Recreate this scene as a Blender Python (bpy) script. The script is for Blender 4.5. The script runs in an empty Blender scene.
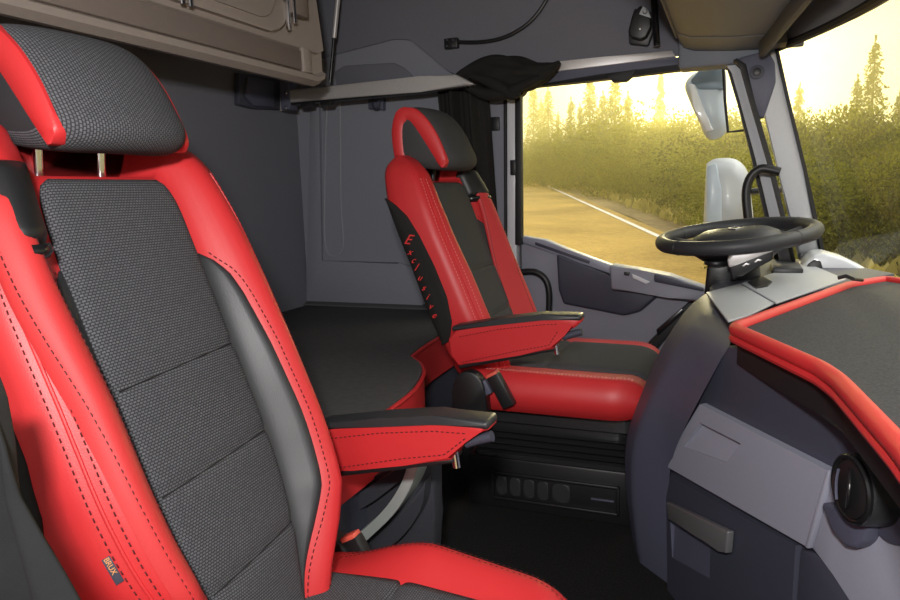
import bpy, bmesh, math, random
from mathutils import Vector, Matrix, noise
random.seed(7)
V = Vector
COL = bpy.context.scene.collection
# ------------------------------------------------------------------ camera frame
F = 690.0
yc = V((285, 115, 690)).normalized()
xc = V((1690, -55, -690)); xc = (xc - xc.dot(yc) * yc).normalized()
zc = -xc.cross(yc)
if zc.y < 0: zc = -zc
def ray(px, py):
    d = V(((px - 450) / F, (300 - py) / F, 1.0))
    return V((d.dot(xc), d.dot(yc), d.dot(zc)))
def PY(px, py, y): r = ray(px, py); return r * (y / r.y)
def PX(px, py, x): r = ray(px, py); return r * (x / r.x)
def PZ(px, py, z): r = ray(px, py); return r * (z / r.z)
def PP(px, py, a, n):                       # on the plane through a with normal n
    r = ray(px, py); return r * (V(a).dot(V(n)) / r.dot(V(n)))
cam = bpy.data.cameras.new('camera'); cam.lens = F / 900 * 36; cam.sensor_width = 36; cam.clip_start = .02; cam.clip_end = 500
co = bpy.data.objects.new('camera', cam); COL.objects.link(co)
right = V((xc[0], yc[0], zc[0])); up = V((xc[1], yc[1], zc[1])); fwd = V((xc[2], yc[2], zc[2]))
m = Matrix.Identity(4)
for i in range(3): m[i][0] = right[i]; m[i][1] = up[i]; m[i][2] = -fwd[i]
co.matrix_world = m
bpy.context.scene.camera = co

# ------------------------------------------------------------------ materials
def srgb(r, g, b):
    f = lambda c: (c / 255 / 12.92) if c <= 10 else ((c / 255 + .055) / 1.055) ** 2.4
    return (f(r), f(g), f(b), 1)
def mat(name, col, rough=.5, metal=0., var=.0, vscale=20., bump=0., bscale=300., spec=.5, coat=0., kind='noise'):
    m = bpy.data.materials.new(name); m.use_nodes = True
    nt = m.node_tree; N = nt.nodes; L = nt.links
    b = N['Principled BSDF']; b.inputs['Roughness'].default_value = rough; b.inputs['Metallic'].default_value = metal
    b.inputs['Specular IOR Level'].default_value = spec; b.inputs['Coat Weight'].default_value = coat
    tc = N.new('ShaderNodeTexCoord')
    n1 = N.new('ShaderNodeTexNoise'); n1.inputs['Scale'].default_value = vscale; n1.inputs['Detail'].default_value = 4
    L.new(tc.outputs['Object'], n1.inputs['Vector'])
    mx = N.new('ShaderNodeMix'); mx.data_type = 'RGBA'
    c = col if len(col) == 4 else (*col, 1)
    mx.inputs[6].default_value = tuple(x * (1 - var) for x in c[:3]) + (1,)
    mx.inputs[7].default_value = tuple(min(1, x * (1 + var)) for x in c[:3]) + (1,)
    L.new(n1.outputs['Fac'], mx.inputs[0]); L.new(mx.outputs[2], b.inputs['Base Color'])
    if bump:
        bp = N.new('ShaderNodeBump'); bp.inputs['Strength'].default_value = bump; bp.inputs['Distance'].default_value = .001
        if kind == 'voronoi':
            n2 = N.new('ShaderNodeTexVoronoi'); out = 'Distance'
        else:
            n2 = N.new('ShaderNodeTexNoise'); out = 'Fac'
        n2.inputs['Scale'].default_value = bscale
        L.new(tc.outputs['Object'], n2.inputs['Vector'])
        L.new(n2.outputs[out], bp.inputs['Height']); L.new(bp.outputs['Normal'], b.inputs['Normal'])
    return m
def knit(name, c1, c2, s=1.0):
    m = bpy.data.materials.new(name); m.use_nodes = True
    nt = m.node_tree; N = nt.nodes; L = nt.links
    b = N['Principled BSDF']; b.inputs['Roughness'].default_value = .85; b.inputs['Specular IOR Level'].default_value = .25
    tc = N.new('ShaderNodeTexCoord'); mp = N.new('ShaderNodeMapping'); mp.inputs['Scale'].default_value = (s, s, s)
    L.new(tc.outputs['UV'], mp.inputs['Vector'])
    br = N.new('ShaderNodeTexBrick'); br.inputs['Scale'].default_value = 1.0
    br.inputs['Brick Width'].default_value = .0048; br.inputs['Row Height'].default_value = .0034
    br.inputs['Mortar Size'].default_value = .0008; br.inputs['Mortar Smooth'].default_value = .6
    br.inputs['Color1'].default_value = (*c1, 1); br.inputs['Color2'].default_value = (*[x * .8 for x in c1], 1)
    br.inputs['Mortar'].default_value = (*c2, 1); br.offset = .5
    L.new(mp.outputs['Vector'], br.inputs['Vector'])
    L.new(br.outputs['Color'], b.inputs['Base Color'])
    bp = N.new('ShaderNodeBump'); bp.invert = True; bp.inputs['Strength'].default_value = .5; bp.inputs['Distance'].default_value = .001
    L.new(br.outputs['Fac'], bp.inputs['Height']); L.new(bp.outputs['Normal'], b.inputs['Normal'])
    return m
M = {}
M['red'] = mat('red_leather', (.62, .030, .034), .45, var=.06, vscale=14, bump=.10, bscale=650, kind='voronoi')
M['redmatte'] = mat('red_matte_leather', (.60, .034, .036), .58, var=.04, bump=.2, bscale=600)
M['stitch'] = mat('dark_red_thread', (.10, .006, .008), .7)
M['stitchlight'] = mat('pale_red_thread', (.75, .25, .22), .7)
M['blackleather'] = mat('black_leather', (.030, .031, .034), .44, var=.2, bump=.10, bscale=650, kind='voronoi')
M['fabric'] = knit('grey_knit_fabric', (.125, .128, .140), (.030, .030, .034))
M['fabric2'] = mat('charcoal_fabric', (.052, .053, .055), .85, var=.25, vscale=500, bump=.5, bscale=900)
M['blackcloth'] = mat('black_cloth', (.012, .011, .010), .9, var=.3, vscale=40, bump=.3, bscale=700)
M['charcoalcloth'] = mat('charcoal_cloth', (.011, .0115, .0135), .9, var=.3, vscale=40, bump=.3, bscale=700)
M['mattop'] = mat('speckled_mat', (.042, .044, .048), .9, var=1., vscale=260, bump=.6, bscale=500)
M['bedtop'] = mat('mattress_cover', (.075, .075, .075), .85, var=.35, vscale=60, bump=.4, bscale=500)
M['wallfab'] = mat('felt_lining', (.180, .183, .215), .95, var=.25, vscale=350, bump=.5, bscale=600)
M['wallside'] = mat('grey_moulded_lining', (.25, .257, .30), .9, var=.12, vscale=300, bump=.4, bscale=600)
M['roofpanel'] = mat('grey_roof_panel', (.17, .173, .205), .85, var=.12, vscale=300, bump=.3, bscale=600)
M['dash'] = mat('slate_plastic', (.090, .095, .140), .48, var=.06, vscale=200, bump=.35, bscale=900)
M['dashdark'] = mat('dark_slate_plastic', (.052, .055, .080), .5, var=.08, vscale=200, bump=.35, bscale=900)
M['dashlight'] = mat('light_grey_plastic', (.31, .322, .395), .45, var=.04, vscale=200, bump=.3, bscale=900)
M['doorgrey'] = mat('door_grey_plastic', (.26, .268, .32), .55, var=.05, vscale=200, bump=.3, bscale=900)
M['pillar'] = mat('pale_pillar_plastic', (.55, .57, .60), .5, var=.04, vscale=100, bump=.2, bscale=900)
M['black'] = mat('black_plastic', (.013, .013, .014), .42, var=.2, bump=.15, bscale=800)
M['blackgloss'] = mat('glossy_black_plastic', (.012, .012, .013), .26)
M['bellows'] = mat('ribbed_rubber', (.026, .026, .028), .24, spec=.9, coat=.5)
M['binplastic'] = mat('charcoal_plastic', (.040, .041, .050), .5, bump=.2, bscale=900)
M['handle'] = mat('dull_grey_metal_paint', (.20, .20, .205), .35, .4)
M['rubber'] = mat('rubber_seal', (.010, .010, .011), .6)
M['wheel'] = mat('wheel_rubber', (.030, .031, .034), .5, bump=.2, bscale=700)
M['carpet'] = mat('black_carpet', (.015, .015, .015), .95, spec=.15, var=1., vscale=220, bump=1., bscale=500)
M['taupe'] = mat('taupe_plastic', (.37, .318, .288), .6, var=.05, vscale=120, bump=.3, bscale=700)
M['taupedark'] = mat('dark_taupe_band', (.24, .198, .178), .7, var=.06, vscale=120, bump=.3, bscale=800)
M['console'] = mat('olive_grey_plastic', (.16, .18, .22), .55, var=.05, vscale=120, bump=.3, bscale=800)
M['chrome'] = mat('chrome', (.85, .85, .87), .12, 1.0)
M['alu'] = mat('brushed_aluminium', (.62, .60, .59), .36, .35, var=.06, vscale=90, bump=.05, bscale=300)
M['silverpaint'] = mat('silver_paint', (.50, .53, .57), .35, coat=.2)
M['daylittop'] = mat('daylit_dash_plastic', (.40, .415, .445), .5, var=.04, vscale=200, bump=.3, bscale=900)  # dash grey made paler, daylight from the windscreen put into the colour
M['alugreen'] = mat('satin_silver', (.58, .63, .60), .42, .5, var=.06)
M['white'] = mat('white_paint', (.72, .74, .78), .35, coat=.3)
M['mirror'] = mat('pale_blue_housing', (.50, .58, .68), .35, var=.15, vscale=12, coat=.3)
M['mirrordark'] = mat('steel_blue_housing', (.20, .27, .36), .4, var=.2, vscale=12)
M['brass'] = mat('orange_thread', (.8, .35, .12), .7)
def glassmat(name, tint=(1, 1, 1), refl=.05):
    m = bpy.data.materials.new(name); m.use_nodes = True; nt = m.node_tree; N = nt.nodes; L = nt.links
    N.remove(N['Principled BSDF']); o = N['Material Output']
    t = N.new('ShaderNodeBsdfTransparent'); t.inputs[0].default_value = (*tint, 1)
    g = N.new('ShaderNodeBsdfGlossy'); g.inputs['Roughness'].default_value = .02
    fr = N.new('ShaderNodeFresnel'); fr.inputs[0].default_value = 1.3
    ml = N.new('ShaderNodeMath'); ml.operation = 'MULTIPLY'; ml.inputs[1].default_value = .05
    L.new(fr.outputs[0], ml.inputs[0])
    mx = N.new('ShaderNodeMixShader'); L.new(ml.outputs[0], mx.inputs[0]); L.new(t.outputs[0], mx.inputs[1]); L.new(g.outputs[0], mx.inputs[2])
    L.new(mx.outputs[0], o.inputs[0]); return m
M['glass'] = glassmat('window_glass', (.97, .98, .96))

# ------------------------------------------------------------------ mesh helpers
def link(name, me, m=None, parent=None, smooth=False):
    o = bpy.data.objects.new(name, me); COL.objects.link(o)
    if m:
        if isinstance(m, str): m = M[m]
        me.materials.append(m)
    if parent: o.parent = parent
    if smooth:
        for p in me.polygons: p.use_smooth = True
        if smooth != 2:
            try: me.set_sharp_from_angle(angle=math.radians(40))
            except Exception: pass
    return o
def fin(name, bm, m, parent=None, smooth=True):
    bmesh.ops.recalc_face_normals(bm, faces=bm.faces)
    me = bpy.data.meshes.new(name); bm.to_mesh(me); bm.free()
    o = link(name, me, m, parent, smooth)
    if parent is not None:
        off = V((0, 0, 0)); q = parent
        while q is not None: off += q.location; q = q.parent
        o.location = -off
    return o
# all meshes are written in cab coordinates; a child is shifted back by its parents' offsets
def empty(name, loc=(0, 0, 0)):
    o = bpy.data.objects.new(name, None); COL.objects.link(o); o.location = loc; o.empty_display_size = .05
    return o
def tag(o, label=None, cat=None, group=None, kind=None):
    if label: o['label'] = label
    if cat: o['category'] = cat
    if group: o['group'] = group
    if kind: o['kind'] = kind
    return o
def thing(name, loc, label, cat, group=None):
    return tag(empty(name, loc), label, cat, group)
def add_prism(bm, pts, vec, bevel=0., seg=2):
    vs = [bm.verts.new(p) for p in pts]; ws = [bm.verts.new(V(p) + V(vec)) for p in pts]
    n = len(pts); fs = [bm.faces.new(vs), bm.faces.new(ws[::-1])]
    for i in range(n): fs.append(bm.faces.new((vs[i], ws[i], ws[(i + 1) % n], vs[(i + 1) % n])))
    if bevel:
        es = list({e for f in fs for e in f.edges})
        bmesh.ops.bevel(bm, geom=es, offset=bevel, segments=seg, affect='EDGES', profile=.5, clamp_overlap=True)
def prism(name, pts, vec, m, parent=None, bevel=0., seg=2):
    bm = bmesh.new(); add_prism(bm, pts, vec, bevel, seg); return fin(name, bm, m, parent)
def add_box(bm, a, b, bevel=0., seg=2, rot=None, piv=None):
    x0, y0, z0 = a; x1, y1, z1 = b
    pts = [V((x0, y0, z0)), V((x1, y0, z0)), V((x1, y1, z0)), V((x0, y1, z0))]
    k = len(bm.verts); vec = V((0, 0, z1 - z0))
    if rot is not None:
        piv = V(piv) if piv is not None else (V(a) + V(b)) / 2
        pts = [piv + rot @ (p - piv) for p in pts]; vec = rot @ vec
    add_prism(bm, pts, vec, bevel, seg)
def box(name, a, b, m, parent=None, bevel=.003, seg=2, rot=None, piv=None):
    bm = bmesh.new(); add_box(bm, a, b, bevel, seg, rot, piv); return fin(name, bm, m, parent)
def crom(pts, n):
    pts = [V(p) for p in pts]; out = []
    P = [pts[0]] + pts + [pts[-1]]
    for i in range(1, len(P) - 2):
        for k in range(n):
            t = k / n; a, b, c, d = P[i - 1], P[i], P[i + 1], P[i + 2]
            out.append(.5 * ((2 * b) + (c - a) * t + (2 * a - 5 * b + 4 * c - d) * t * t + (3 * b - a - 3 * c + d) * t ** 3))
    out.append(pts[-1]); return out
def add_tube(bm, pts, r, n=10, closed=False, flat=None):
    pts = [V(p) for p in pts]; rings = []; k = len(pts); prev = None
    for i, p in enumerate(pts):
        if closed: t = pts[(i + 1) % k] - pts[i - 1]
        else: t = pts[min(i + 1, k - 1)] - pts[max(i - 1, 0)]
        t.normalize()
        if prev is None:
            a = V((0, 0, 1)) if abs(t.z) < .9 else V((1, 0, 0))
            u = t.cross(a).normalized()
        else:
            u = (prev - t * prev.dot(t)).normalized()
        prev = u; w = t.cross(u)
        rr = r[i] if isinstance(r, (list, tuple)) else r
        rings.append([bm.verts.new(p + (u * math.cos(q) + w * math.sin(q) * (flat or 1)) * rr) for q in [2 * math.pi * j / n for j in range(n)]])
    for i in range(k if closed else k - 1):
        A, B = rings[i], rings[(i + 1) % k]
        for j in range(n): bm.faces.new((A[j], A[(j + 1) % n], B[(j + 1) % n], B[j]))
    if not closed:
        bm.faces.new(rings[0][::-1]); bm.faces.new(rings[-1])
def tube(name, pts, r, m, parent=None, n=10, closed=False, flat=None):
    bm = bmesh.new(); add_tube(bm, pts, r, n, closed, flat); return fin(name, bm, m, parent)
def rings_mesh(name, rings, m, parent=None, cap=True, closed=True, smooth=2):
    bm = bmesh.new(); uv = bm.loops.layers.uv.new('UVMap')
    n = len(rings[0]); G = [[bm.verts.new(p) for p in r] for r in rings]
    vs = [0.]
    mid = n // 4
    for a, b in zip(rings, rings[1:]): vs.append(vs[-1] + (V(b[mid]) - V(a[mid])).length)
    us = [0.]; R = rings[len(rings) // 2]
    for j in range(n): us.append(us[-1] + (V(R[(j + 1) % n]) - V(R[j])).length)
    for i in range(len(G) - 1):
        for j in range(n if closed else n - 1):
            f = bm.faces.new((G[i][j], G[i][(j + 1) % n], G[i + 1][(j + 1) % n], G[i + 1][j]))
            for lp, (a, b) in zip(f.loops, ((i, j), (i, j + 1), (i + 1, j + 1), (i + 1, j))): lp[uv].uv = (us[b], vs[a])
    if cap:
        for r in (G[0][::-1], G[-1]):
            try: bm.faces.new(r)
            except Exception: pass
    return fin(name, bm, m, parent, smooth)
def patch(name, f, nu, nv, thick, m, parent=None, bulge=0., edge=.12, dips=()):
    """f(u,v)->(point, normal), u,v in 0..1; a padded panel that sits on a surface"""
    bm = bmesh.new(); uv = bm.loops.layers.uv.new('UVMap')
    T = [[f(i / nu, j / nv) for j in range(nv + 1)] for i in range(nu + 1)]
    def prof(t, k): 
        d = min(t, 1 - t) / k
        return 1. if d >= 1 else math.sqrt(max(0, 1 - (1 - d) ** 2))
    G = []
    for i in range(nu + 1):
        row = []
        for j in range(nv + 1):
            p, nrm = T[i][j]; u, v = i / nu, j / nv
            h = thick * (.25 + .75 * prof(u, edge) * prof(v, edge * .5)) + bulge * prof(u, .5) * prof(v, .3)
            for (dv, slope, w) in dips:
                h -= thick * .6 * math.exp(-((v - dv - slope * (u - .5)) / w) ** 2)
            row.append(bm.verts.new(p + nrm * h))
        G.append(row)
    U = [0.]; jm = nv // 2
    for i in range(nu): U.append(U[-1] + (T[i + 1][jm][0] - T[i][jm][0]).length)
    W = [0.]; im = nu // 2
    for j in range(nv): W.append(W[-1] + (T[im][j + 1][0] - T[im][j][0]).length)
    for i in range(nu):
        for j in range(nv):
            fc = bm.faces.new((G[i][j], G[i + 1][j], G[i + 1][j + 1], G[i][j + 1]))
            for lp, (a, b) in zip(fc.loops, ((i, j), (i + 1, j), (i + 1, j + 1), (i, j + 1))): lp[uv].uv = (U[a], W[b])
    B = {}
    rim = [(i, 0) for i in range(nu)] + [(nu, j) for j in range(nv)] + [(i, nv) for i in range(nu, 0, -1)] + [(0, j) for j in range(nv, 0, -1)]
    for (i, j) in rim: B[(i, j)] = bm.verts.new(T[i][j][0] - T[i][j][1] * .006)
    for a, b in zip(rim, rim[1:] + rim[:1]):
        bm.faces.new((G[a[0]][a[1]], G[b[0]][b[1]], B[b], B[a]))
    return fin(name, bm, m, parent, 2)
def dashes(bm, pts, nrm, ln=.005, gap=.0035, w=.0008, off=.001):
    """stitches along a polyline"""
    pts = [V(p) for p in pts]; d = 0.; seg = []
    tot = [0.]
    for a, b in zip(pts, pts[1:]): tot.append(tot[-1] + (b - a).length)
    def at(s):
        for k in range(len(pts) - 1):
            if s <= tot[k + 1]:
                L_ = tot[k + 1] - tot[k]; t = (s - tot[k]) / L_ if L_ else 0
                return pts[k].lerp(pts[k + 1], t), k
        return pts[-1], len(pts) - 2
    s = 0.
    while s + ln < tot[-1]:
        p, k = at(s); q, _ = at(s + ln); nn = nrm[k] if isinstance(nrm, list) else V(nrm)
        t = (q - p).normalized(); u = nn.cross(t).normalized() * w
        a = [p - u + nn * off, p + u + nn * off, q + u + nn * off, q - u + nn * off]
        c = (p + q) / 2 + nn * (off + .0012)
        vs = [bm.verts.new(x) for x in a]; cv = bm.verts.new(c)
        for i in range(4): bm.faces.new((vs[i], vs[(i + 1) % 4], cv))
        bm.faces.new(vs[::-1])
        s += ln + gap
def shell_text(txt, size, shear=.0, extrude=.001):
    cu = bpy.data.curves.new('tmp', 'FONT'); cu.body = txt; cu.size = size; cu.shear = shear; cu.extrude = extrude
    cu.align_x = 'CENTER'; cu.align_y = 'CENTER'
    o = bpy.data.objects.new('tmp', cu); COL.objects.link(o)
    bpy.context.view_layer.update()
    me = bpy.data.meshes.new_from_object(o.evaluated_get(bpy.context.evaluated_depsgraph_get()))
    bpy.data.objects.remove(o); bpy.data.curves.remove(cu)
    return me
def add_text(bm, txt, size, org, ux, uy, shear=0., ext=.001):
    me = shell_text(txt, size, shear, ext); ux = V(ux).normalized(); uy = V(uy).normalized(); un = ux.cross(uy)
    b2 = bmesh.new(); b2.from_mesh(me)
    mp = {}
    for v in b2.verts: mp[v] = bm.verts.new(V(org) + ux * v.co.x + uy * v.co.y + un * v.co.z)
    for f in b2.faces:
        try: bm.faces.new([mp[v] for v in f.verts])
        except Exception: pass
    b2.free(); bpy.data.meshes.remove(me)
def struct(o): o['kind'] = 'structure'; return o
def interp(tab, z):
    tab = sorted(tab)
    if z <= tab[0][0]: return tab[0][1]
    for (a, b), (c, d) in zip(tab, tab[1:]):
        if z <= c:
            t = (z - a) / (c - a); return b + (d - b) * t
    return tab[-1][1]

# ------------------------------------------------------------------ seats
CT = [(-.62, -.50), (-.58, -.51), (-.45, -.55), (-.33, -.595), (-.21, -.642), (-.09, -.688), (.017, -.725), (.06, -.742), (.10, -.757)]
BT = [(-.62, -.60), (-.5, -.635), (-.363, -.675), (-.162, -.75), (-.011, -.812), (.076, -.83), (.10, -.832)]
HT = [(-.62, .0), (-.5, .030), (-.40, .060), (-.2, .055), (-.05, .042), (.05, .028), (.10, .012)]
WT = [(-.62, .085), (-.53, .118), (-.49, .142), (-.45, .166), (-.41, .184), (-.36, .198), (-.3, .205), (-.1, .205), (-.02, .198), (.04, .184), (.07, .170), (.10, .140)]
WK = [1.0]
def sm3(tab, z, w=.022): return sum(interp(tab, z + w * k) for k in (-1, -.6, -.2, .2, .6, 1)) / 6
def Wd(z): return (sm3(WT, z) if z < -.05 else interp(WT, z)) * WK[0]
def sstep(t): t = max(0., min(1., t)); return t * t * (3 - 2 * t)
def bol(s):
    s = abs(s)
    if s < .82: return sstep((s - .50) / .32)
    return 1 - .55 * sstep((s - .82) / .18) ** 1.3
def zcl(z, s): return min(z, .034 + .08 * sstep((abs(s) - .50) / .22))
def bfront(c, s, z):
    f = 1.
    x = interp(CT, z) + interp(HT, z) * bol(s)
    if z > .045:
        t = min(1, (z - .045) / .055); mid = interp(BT, z) * .5 + interp(CT, z) * .5
        x = mid + (x - mid) * max(.25, math.sqrt(1 - t * t))
    return V((x, c + s * Wd(z), zcl(z, s)))
def bn(c, s, z):
    e = .004
    du = bfront(c, s + e, z) - bfront(c, s - e, z); dv = bfront(c, s, z + e) - bfront(c, s, z - e)
    n = du.cross(dv).normalized()
    return n if n.x > 0 else -n
def make_seat(c, side, zb, zc0, label, group):
    """c: lateral centre, side: +1 armrest towards the far door, zb: bottom of the backrest, zc0: cushion height"""
    WK[0] = 1.0 if zb < -.5 else 1.10
    root = thing('cab_seat', (-.45, c, -.80), label, 'seat', group)
    # backrest shell with bolsters
    zs = [zb + (.045 - zb) * i / 26 for i in range(27)] + [.045 + .055 * k for k in (.2, .38, .54, .68, .8, .9, .97, 1.0)]
    rings = []
    for z in zs:
        W = Wd(z); r = [bfront(c, s, z) for s in [-1 + 2 * i / 40 for i in range(41)]]
        xf = r[0].x; xb = interp(BT, z)
        if z > .045:
            t = min(1, (z - .045) / .055); mid = xb * .5 + interp(CT, z) * .5
            xb = mid + (xb - mid) * max(.25, math.sqrt(1 - t * t))
        d = xf - xb
        sd = [(1.012, .18), (1.018, .4), (1.012, .65), (.99, .86), (.93, .97), (.8, 1.0), (.4, 1.02), (0, 1.03)]
        rr = [V((xf - d * k, c + W * a, zcl(z, a))) for a, k in sd]
        ll = [V((xf - d * k, c - W * a, zcl(z, a))) for a, k in sd[:-1]][::-1]
        rings.append(r + rr + ll)
    back = rings_mesh('backrest', rings, 'red', root)
    # centre fabric
    z0, z1 = zb + .015, .030
    cs = .53
    def fc(u, v):
        z = z0 + (z1 - z0) * v; s = (-1 + 2 * u) * cs * (1 if v < .94 else .82 + .18 * math.sqrt(max(0, 1 - ((v - .94) / .06) ** 2)))
        return bfront(c, s, z), bn(c, s, z)
    L_ = z1 - z0; sl = .025 if zb < -.5 else 0
    dips = [((-.205 - z0) / L_, sl, .012), ((-.325 - z0) / L_, sl, .012)]
    if zb < -.5: dips.append(((-.445 - z0) / L_, sl, .012))
    fab = 'fabric' if zb < -.5 else 'fabric2'
    pn = patch('fabric_panel', fc, 24, 90, .007, fab, root, bulge=.010, edge=.08, dips=dips)
    for (dv, _, _) in dips:
        bm = bmesh.new(); add_tube(bm, [fc(u / 20, dv + sl * (u / 20 - .5))[0] + fc(u / 20, dv)[1] * (.0052 + .008 * math.sqrt(max(0, 1 - (1 - 2 * min(u / 20, 1 - u / 20)) ** 2)) * 1.0) for u in range(1, 20)], .0009 if zb < -.5 else .0013, 6)
        fin('panel_seam', bm, 'rubber', pn)
    # black leather inserts each side of the fabric
    ET = [(-.62, .53), (-.52, .57), (-.45, .66), (-.40, .71), (-.30, .72), (-.2, .705), (-.13, .68), (-.10, .655), (-.083, .61), (-.072, .54)]
    for sg in (-1, 1):
        def fi(u, v, sg=sg):
            z = z0 + (-.072 - z0) * v; s = sg * (cs - .05 + ((sm3(ET, z) if z < -.14 else interp(ET, z)) - cs + .05) * u)
            return bfront(c, s, z), bn(c, s, z)
        ins = patch('leather_insert', fi, 10, 50, .004, 'blackleather', root, edge=.15)
        bm = bmesh.new(); zz = [z0 + (-.068 - z0) * k / 60 for k in range(61)]
        pl = [bfront(c, sg * (sm3(ET, z, .012) + .035), z) for z in zz]; nl = [bn(c, sg * (sm3(ET, z, .012) + .035), z) for z in zz]
        dashes(bm, pl, nl)
        fin('stitching', bm, 'stitch', ins)
        for s0 in (.90, .96):
            bm = bmesh.new()
            zz = [z0 + (.04 - z0) * k / 60 for k in range(61)]
            dashes(bm, [bfront(c, sg * s0, z) for z in zz], [bn(c, sg * s0, z) for z in zz])
            fin('stitching', bm, 'stitch' if zb < -.5 else 'stitchlight', back)
        pz = [zb + (.04 - zb) * k / 40 for k in range(41)]
        tube('piping', [bfront(c, sg * .93, z) + bn(c, sg * .93, z) * .0002 for z in pz], .0022, 'red', back, 8)
    # black side cover
    PT = [(-.375, .0), (-.36, .03), (-.31, .060), (-.25, .072), (-.18, .070), (-.10, .062), (-.05, .048), (-.02, .024), (-.005, .0)]
    for sg in (-1, 1):
        def fs(u, v, sg=sg):
            z = -.372 + .365 * v; xb = interp(BT, z) + .004
            return V((xb + interp(PT, z) * u, c + sg * Wd(z) * (.965 + .055 * min(1, u * 2.5)), z)), V((0, sg, 0))
        sc = patch('side_cover', fs, 8, 40, .004, 'blackcloth', root, edge=.2)
        if sg < 0 and zb > -.5:
            mt_ = mat('red_thread', (.75, .03, .03), .6)
            pts = [('E', 403, 239, .036), ('x', 406, 251, .023), ('c', 411, 259, .023), ('l', 415, 266, .028), ('u', 418, 276, .023), ('s', 421, 286, .023), ('i', 425, 295, .024), ('v', 429, 304, .023), ('e', 433, 313, .023)]
            for ch, px, py, sz in pts:
                q = PY(px, py, 1.56); q = V((interp(BT, q.z) + .026 + (.008 if ch == 'E' else 0), c - Wd(q.z) * 1.02 - .0066, q.z))
                bm = bmesh.new(); add_text(bm, ch, sz, q, (.93, 0, -.10), (.38, 0, .92), .25, .0010)
                fin('embroidered_letter', bm, mt_, sc, False)
    # headrest
    hp = [(-.815, .082), (-.832, .12), (-.835, .17), (-.824, .212), (-.800, .226), (-.768, .222), (-.738, .200), (-.712, .165), (-.690, .122), (-.678, .092), (-.686, .070), (-.712, .060), (-.76, .064), (-.79, .072)]
    hs = .89 if zb < -.5 else 1.0; hw_ = .94 if zb < -.5 else 1.0
    hp = [(a, .06 + (b - .06) * hs) for a, b in hp]
    ctr = V((-.76, 0, .06 + .08 * hs))
    sm = crom([V((a, 0, b)) for a, b in hp] + [V((hp[0][0], 0, hp[0][1]))], 4)[:-1]
    rings = []
    for k in range(25):
        yy = -1 + 2 * k / 24; e = math.sqrt(max(0, 1 - abs(yy) ** 7)); sc_ = .72 + .28 * e if abs(yy) < 1 else .68
        rings.append([V((ctr.x + (p.x - ctr.x) * sc_ + .024 * (1 - yy * yy), c + yy * .107 * hw_, ctr.z + (p.z - ctr.z) * sc_)) for p in sm])
    hd = rings_mesh('headrest', rings, fab, root)
    # red leather horseshoe on each side of the headrest
    front = [V((-.800, 0, .226)), V((-.768, 0, .220)), V((-.738, 0, .196)), V((-.712, 0, .160)), V((-.692, 0, .118)), V((-.681, 0, .085)), V((-.690, 0, .068))]
    inner = [V((-.800, 0, .188)), V((-.785, 0, .185)), V((-.766, 0, .160)), V((-.745, 0, .128)), V((-.725, 0, .098)), V((-.706, 0, .072)), V((-.698, 0, .066))]
    backo = [V((-.800, 0, .227)), V((-.824, 0, .214)), V((-.838, 0, .17)), V((-.836, 0, .12)), V((-.828, 0, .070))]
    backi = [V((-.790, 0, .185)), V((-.798, 0, .175)), V((-.800, 0, .15)), V((-.798, 0, .11)), V((-.792, 0, .070))]
    for sg in (-1, 1):
        bm = bmesh.new()
        for (A, B) in ((front, inner), (backo, backi)):
            A = [V((p.x, 0, .06 + (p.z - .06) * hs)) for p in A]; B = [V((p.x, 0, .06 + (p.z - .06) * hs)) for p in B]
            A2 = crom(A, 4); B2 = crom(B, 4); R = []
            for a, b in zip(A2, B2):
                mid = (a + b) / 2; y0 = c + sg * .076 * hw_; y1 = c + sg * .109 * hw_
                ring = []
                hw = (a - b) / 2
                for q in range(12):
                    th = 2 * math.pi * q / 12; cx = math.cos(th); sx = math.sin(th)
                    pw = lambda t: math.copysign(abs(t) ** .55, t)
                    ring.append(V((mid.x + hw.x * pw(cx), (y0 + y1) / 2 + sg * (y1 - y0) / 2 * pw(sx), mid.z + hw.z * pw(cx))))
                R.append(ring)
            G = [[bm.verts.new(p) for p in r] for r in R]
            for a, b in zip(G, G[1:]):
                for j in range(12): bm.faces.new((a[j], a[(j + 1) % 12], b[(j + 1) % 12], b[j]))
            bm.faces.new(G[0][::-1]); bm.faces.new(G[-1])
        fin('headrest_trim', bm, 'red', hd)
    for sg in (-1, 1):
        tube('headrest_post', [V((-.792, c + sg * .046, .025)), V((-.785, c + sg * .046, .085))], .0075, 'chrome' if zb < -.5 else 'black', hd)
    box('post_guide', (-.835, c - .085, .028), (-.808, c + .085, .056), 'blackgloss', hd, .006)
    # cushion
    x0, x1 = -.60, -.165
    zt = zc0; nz = []
    hw = .248 if zb < -.5 else .238
    rings = []
    for i in range(29):
        t = i / 28; x = x0 + (x1 - x0) * t
        nose = sstep((t - .80) / .20) ; e = math.sqrt(max(0, 1 - ((t - .86) / .14) ** 2)) if t > .86 else 1.
        bump = -.020 + .062 * sstep(t / .48) - .030 * max(0, (t - .48) / .52) if zb < -.5 else .004
        top = []
        wx = hw * (1 - .10 * nose) * (1 if t > .05 else .97)
        for k in range(33):
            s = -1 + 2 * k / 32; b_ = bol(s * .98)
            edge = math.sqrt(max(0, 1 - max(0, (abs(s) - .88) / .12) ** 2))
            top.append(V((x, c + s * wx, zt - .055 + (.055 + bump * b_) * (.25 + .75 * edge) * (.15 + .85 * e) - .012 * t * (1 if zb < -.5 else .3))))
        zb_ = zt - .089 + .03 * (1 - e)
        bot = [V((x, c + s * wx * .985, zb_)) for s in (1.01, .9, .5, 0, -.5, -.9, -1.01)]
        rings.append(top + bot)
    cu = rings_mesh('cushion', rings, 'red', root)
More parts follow.
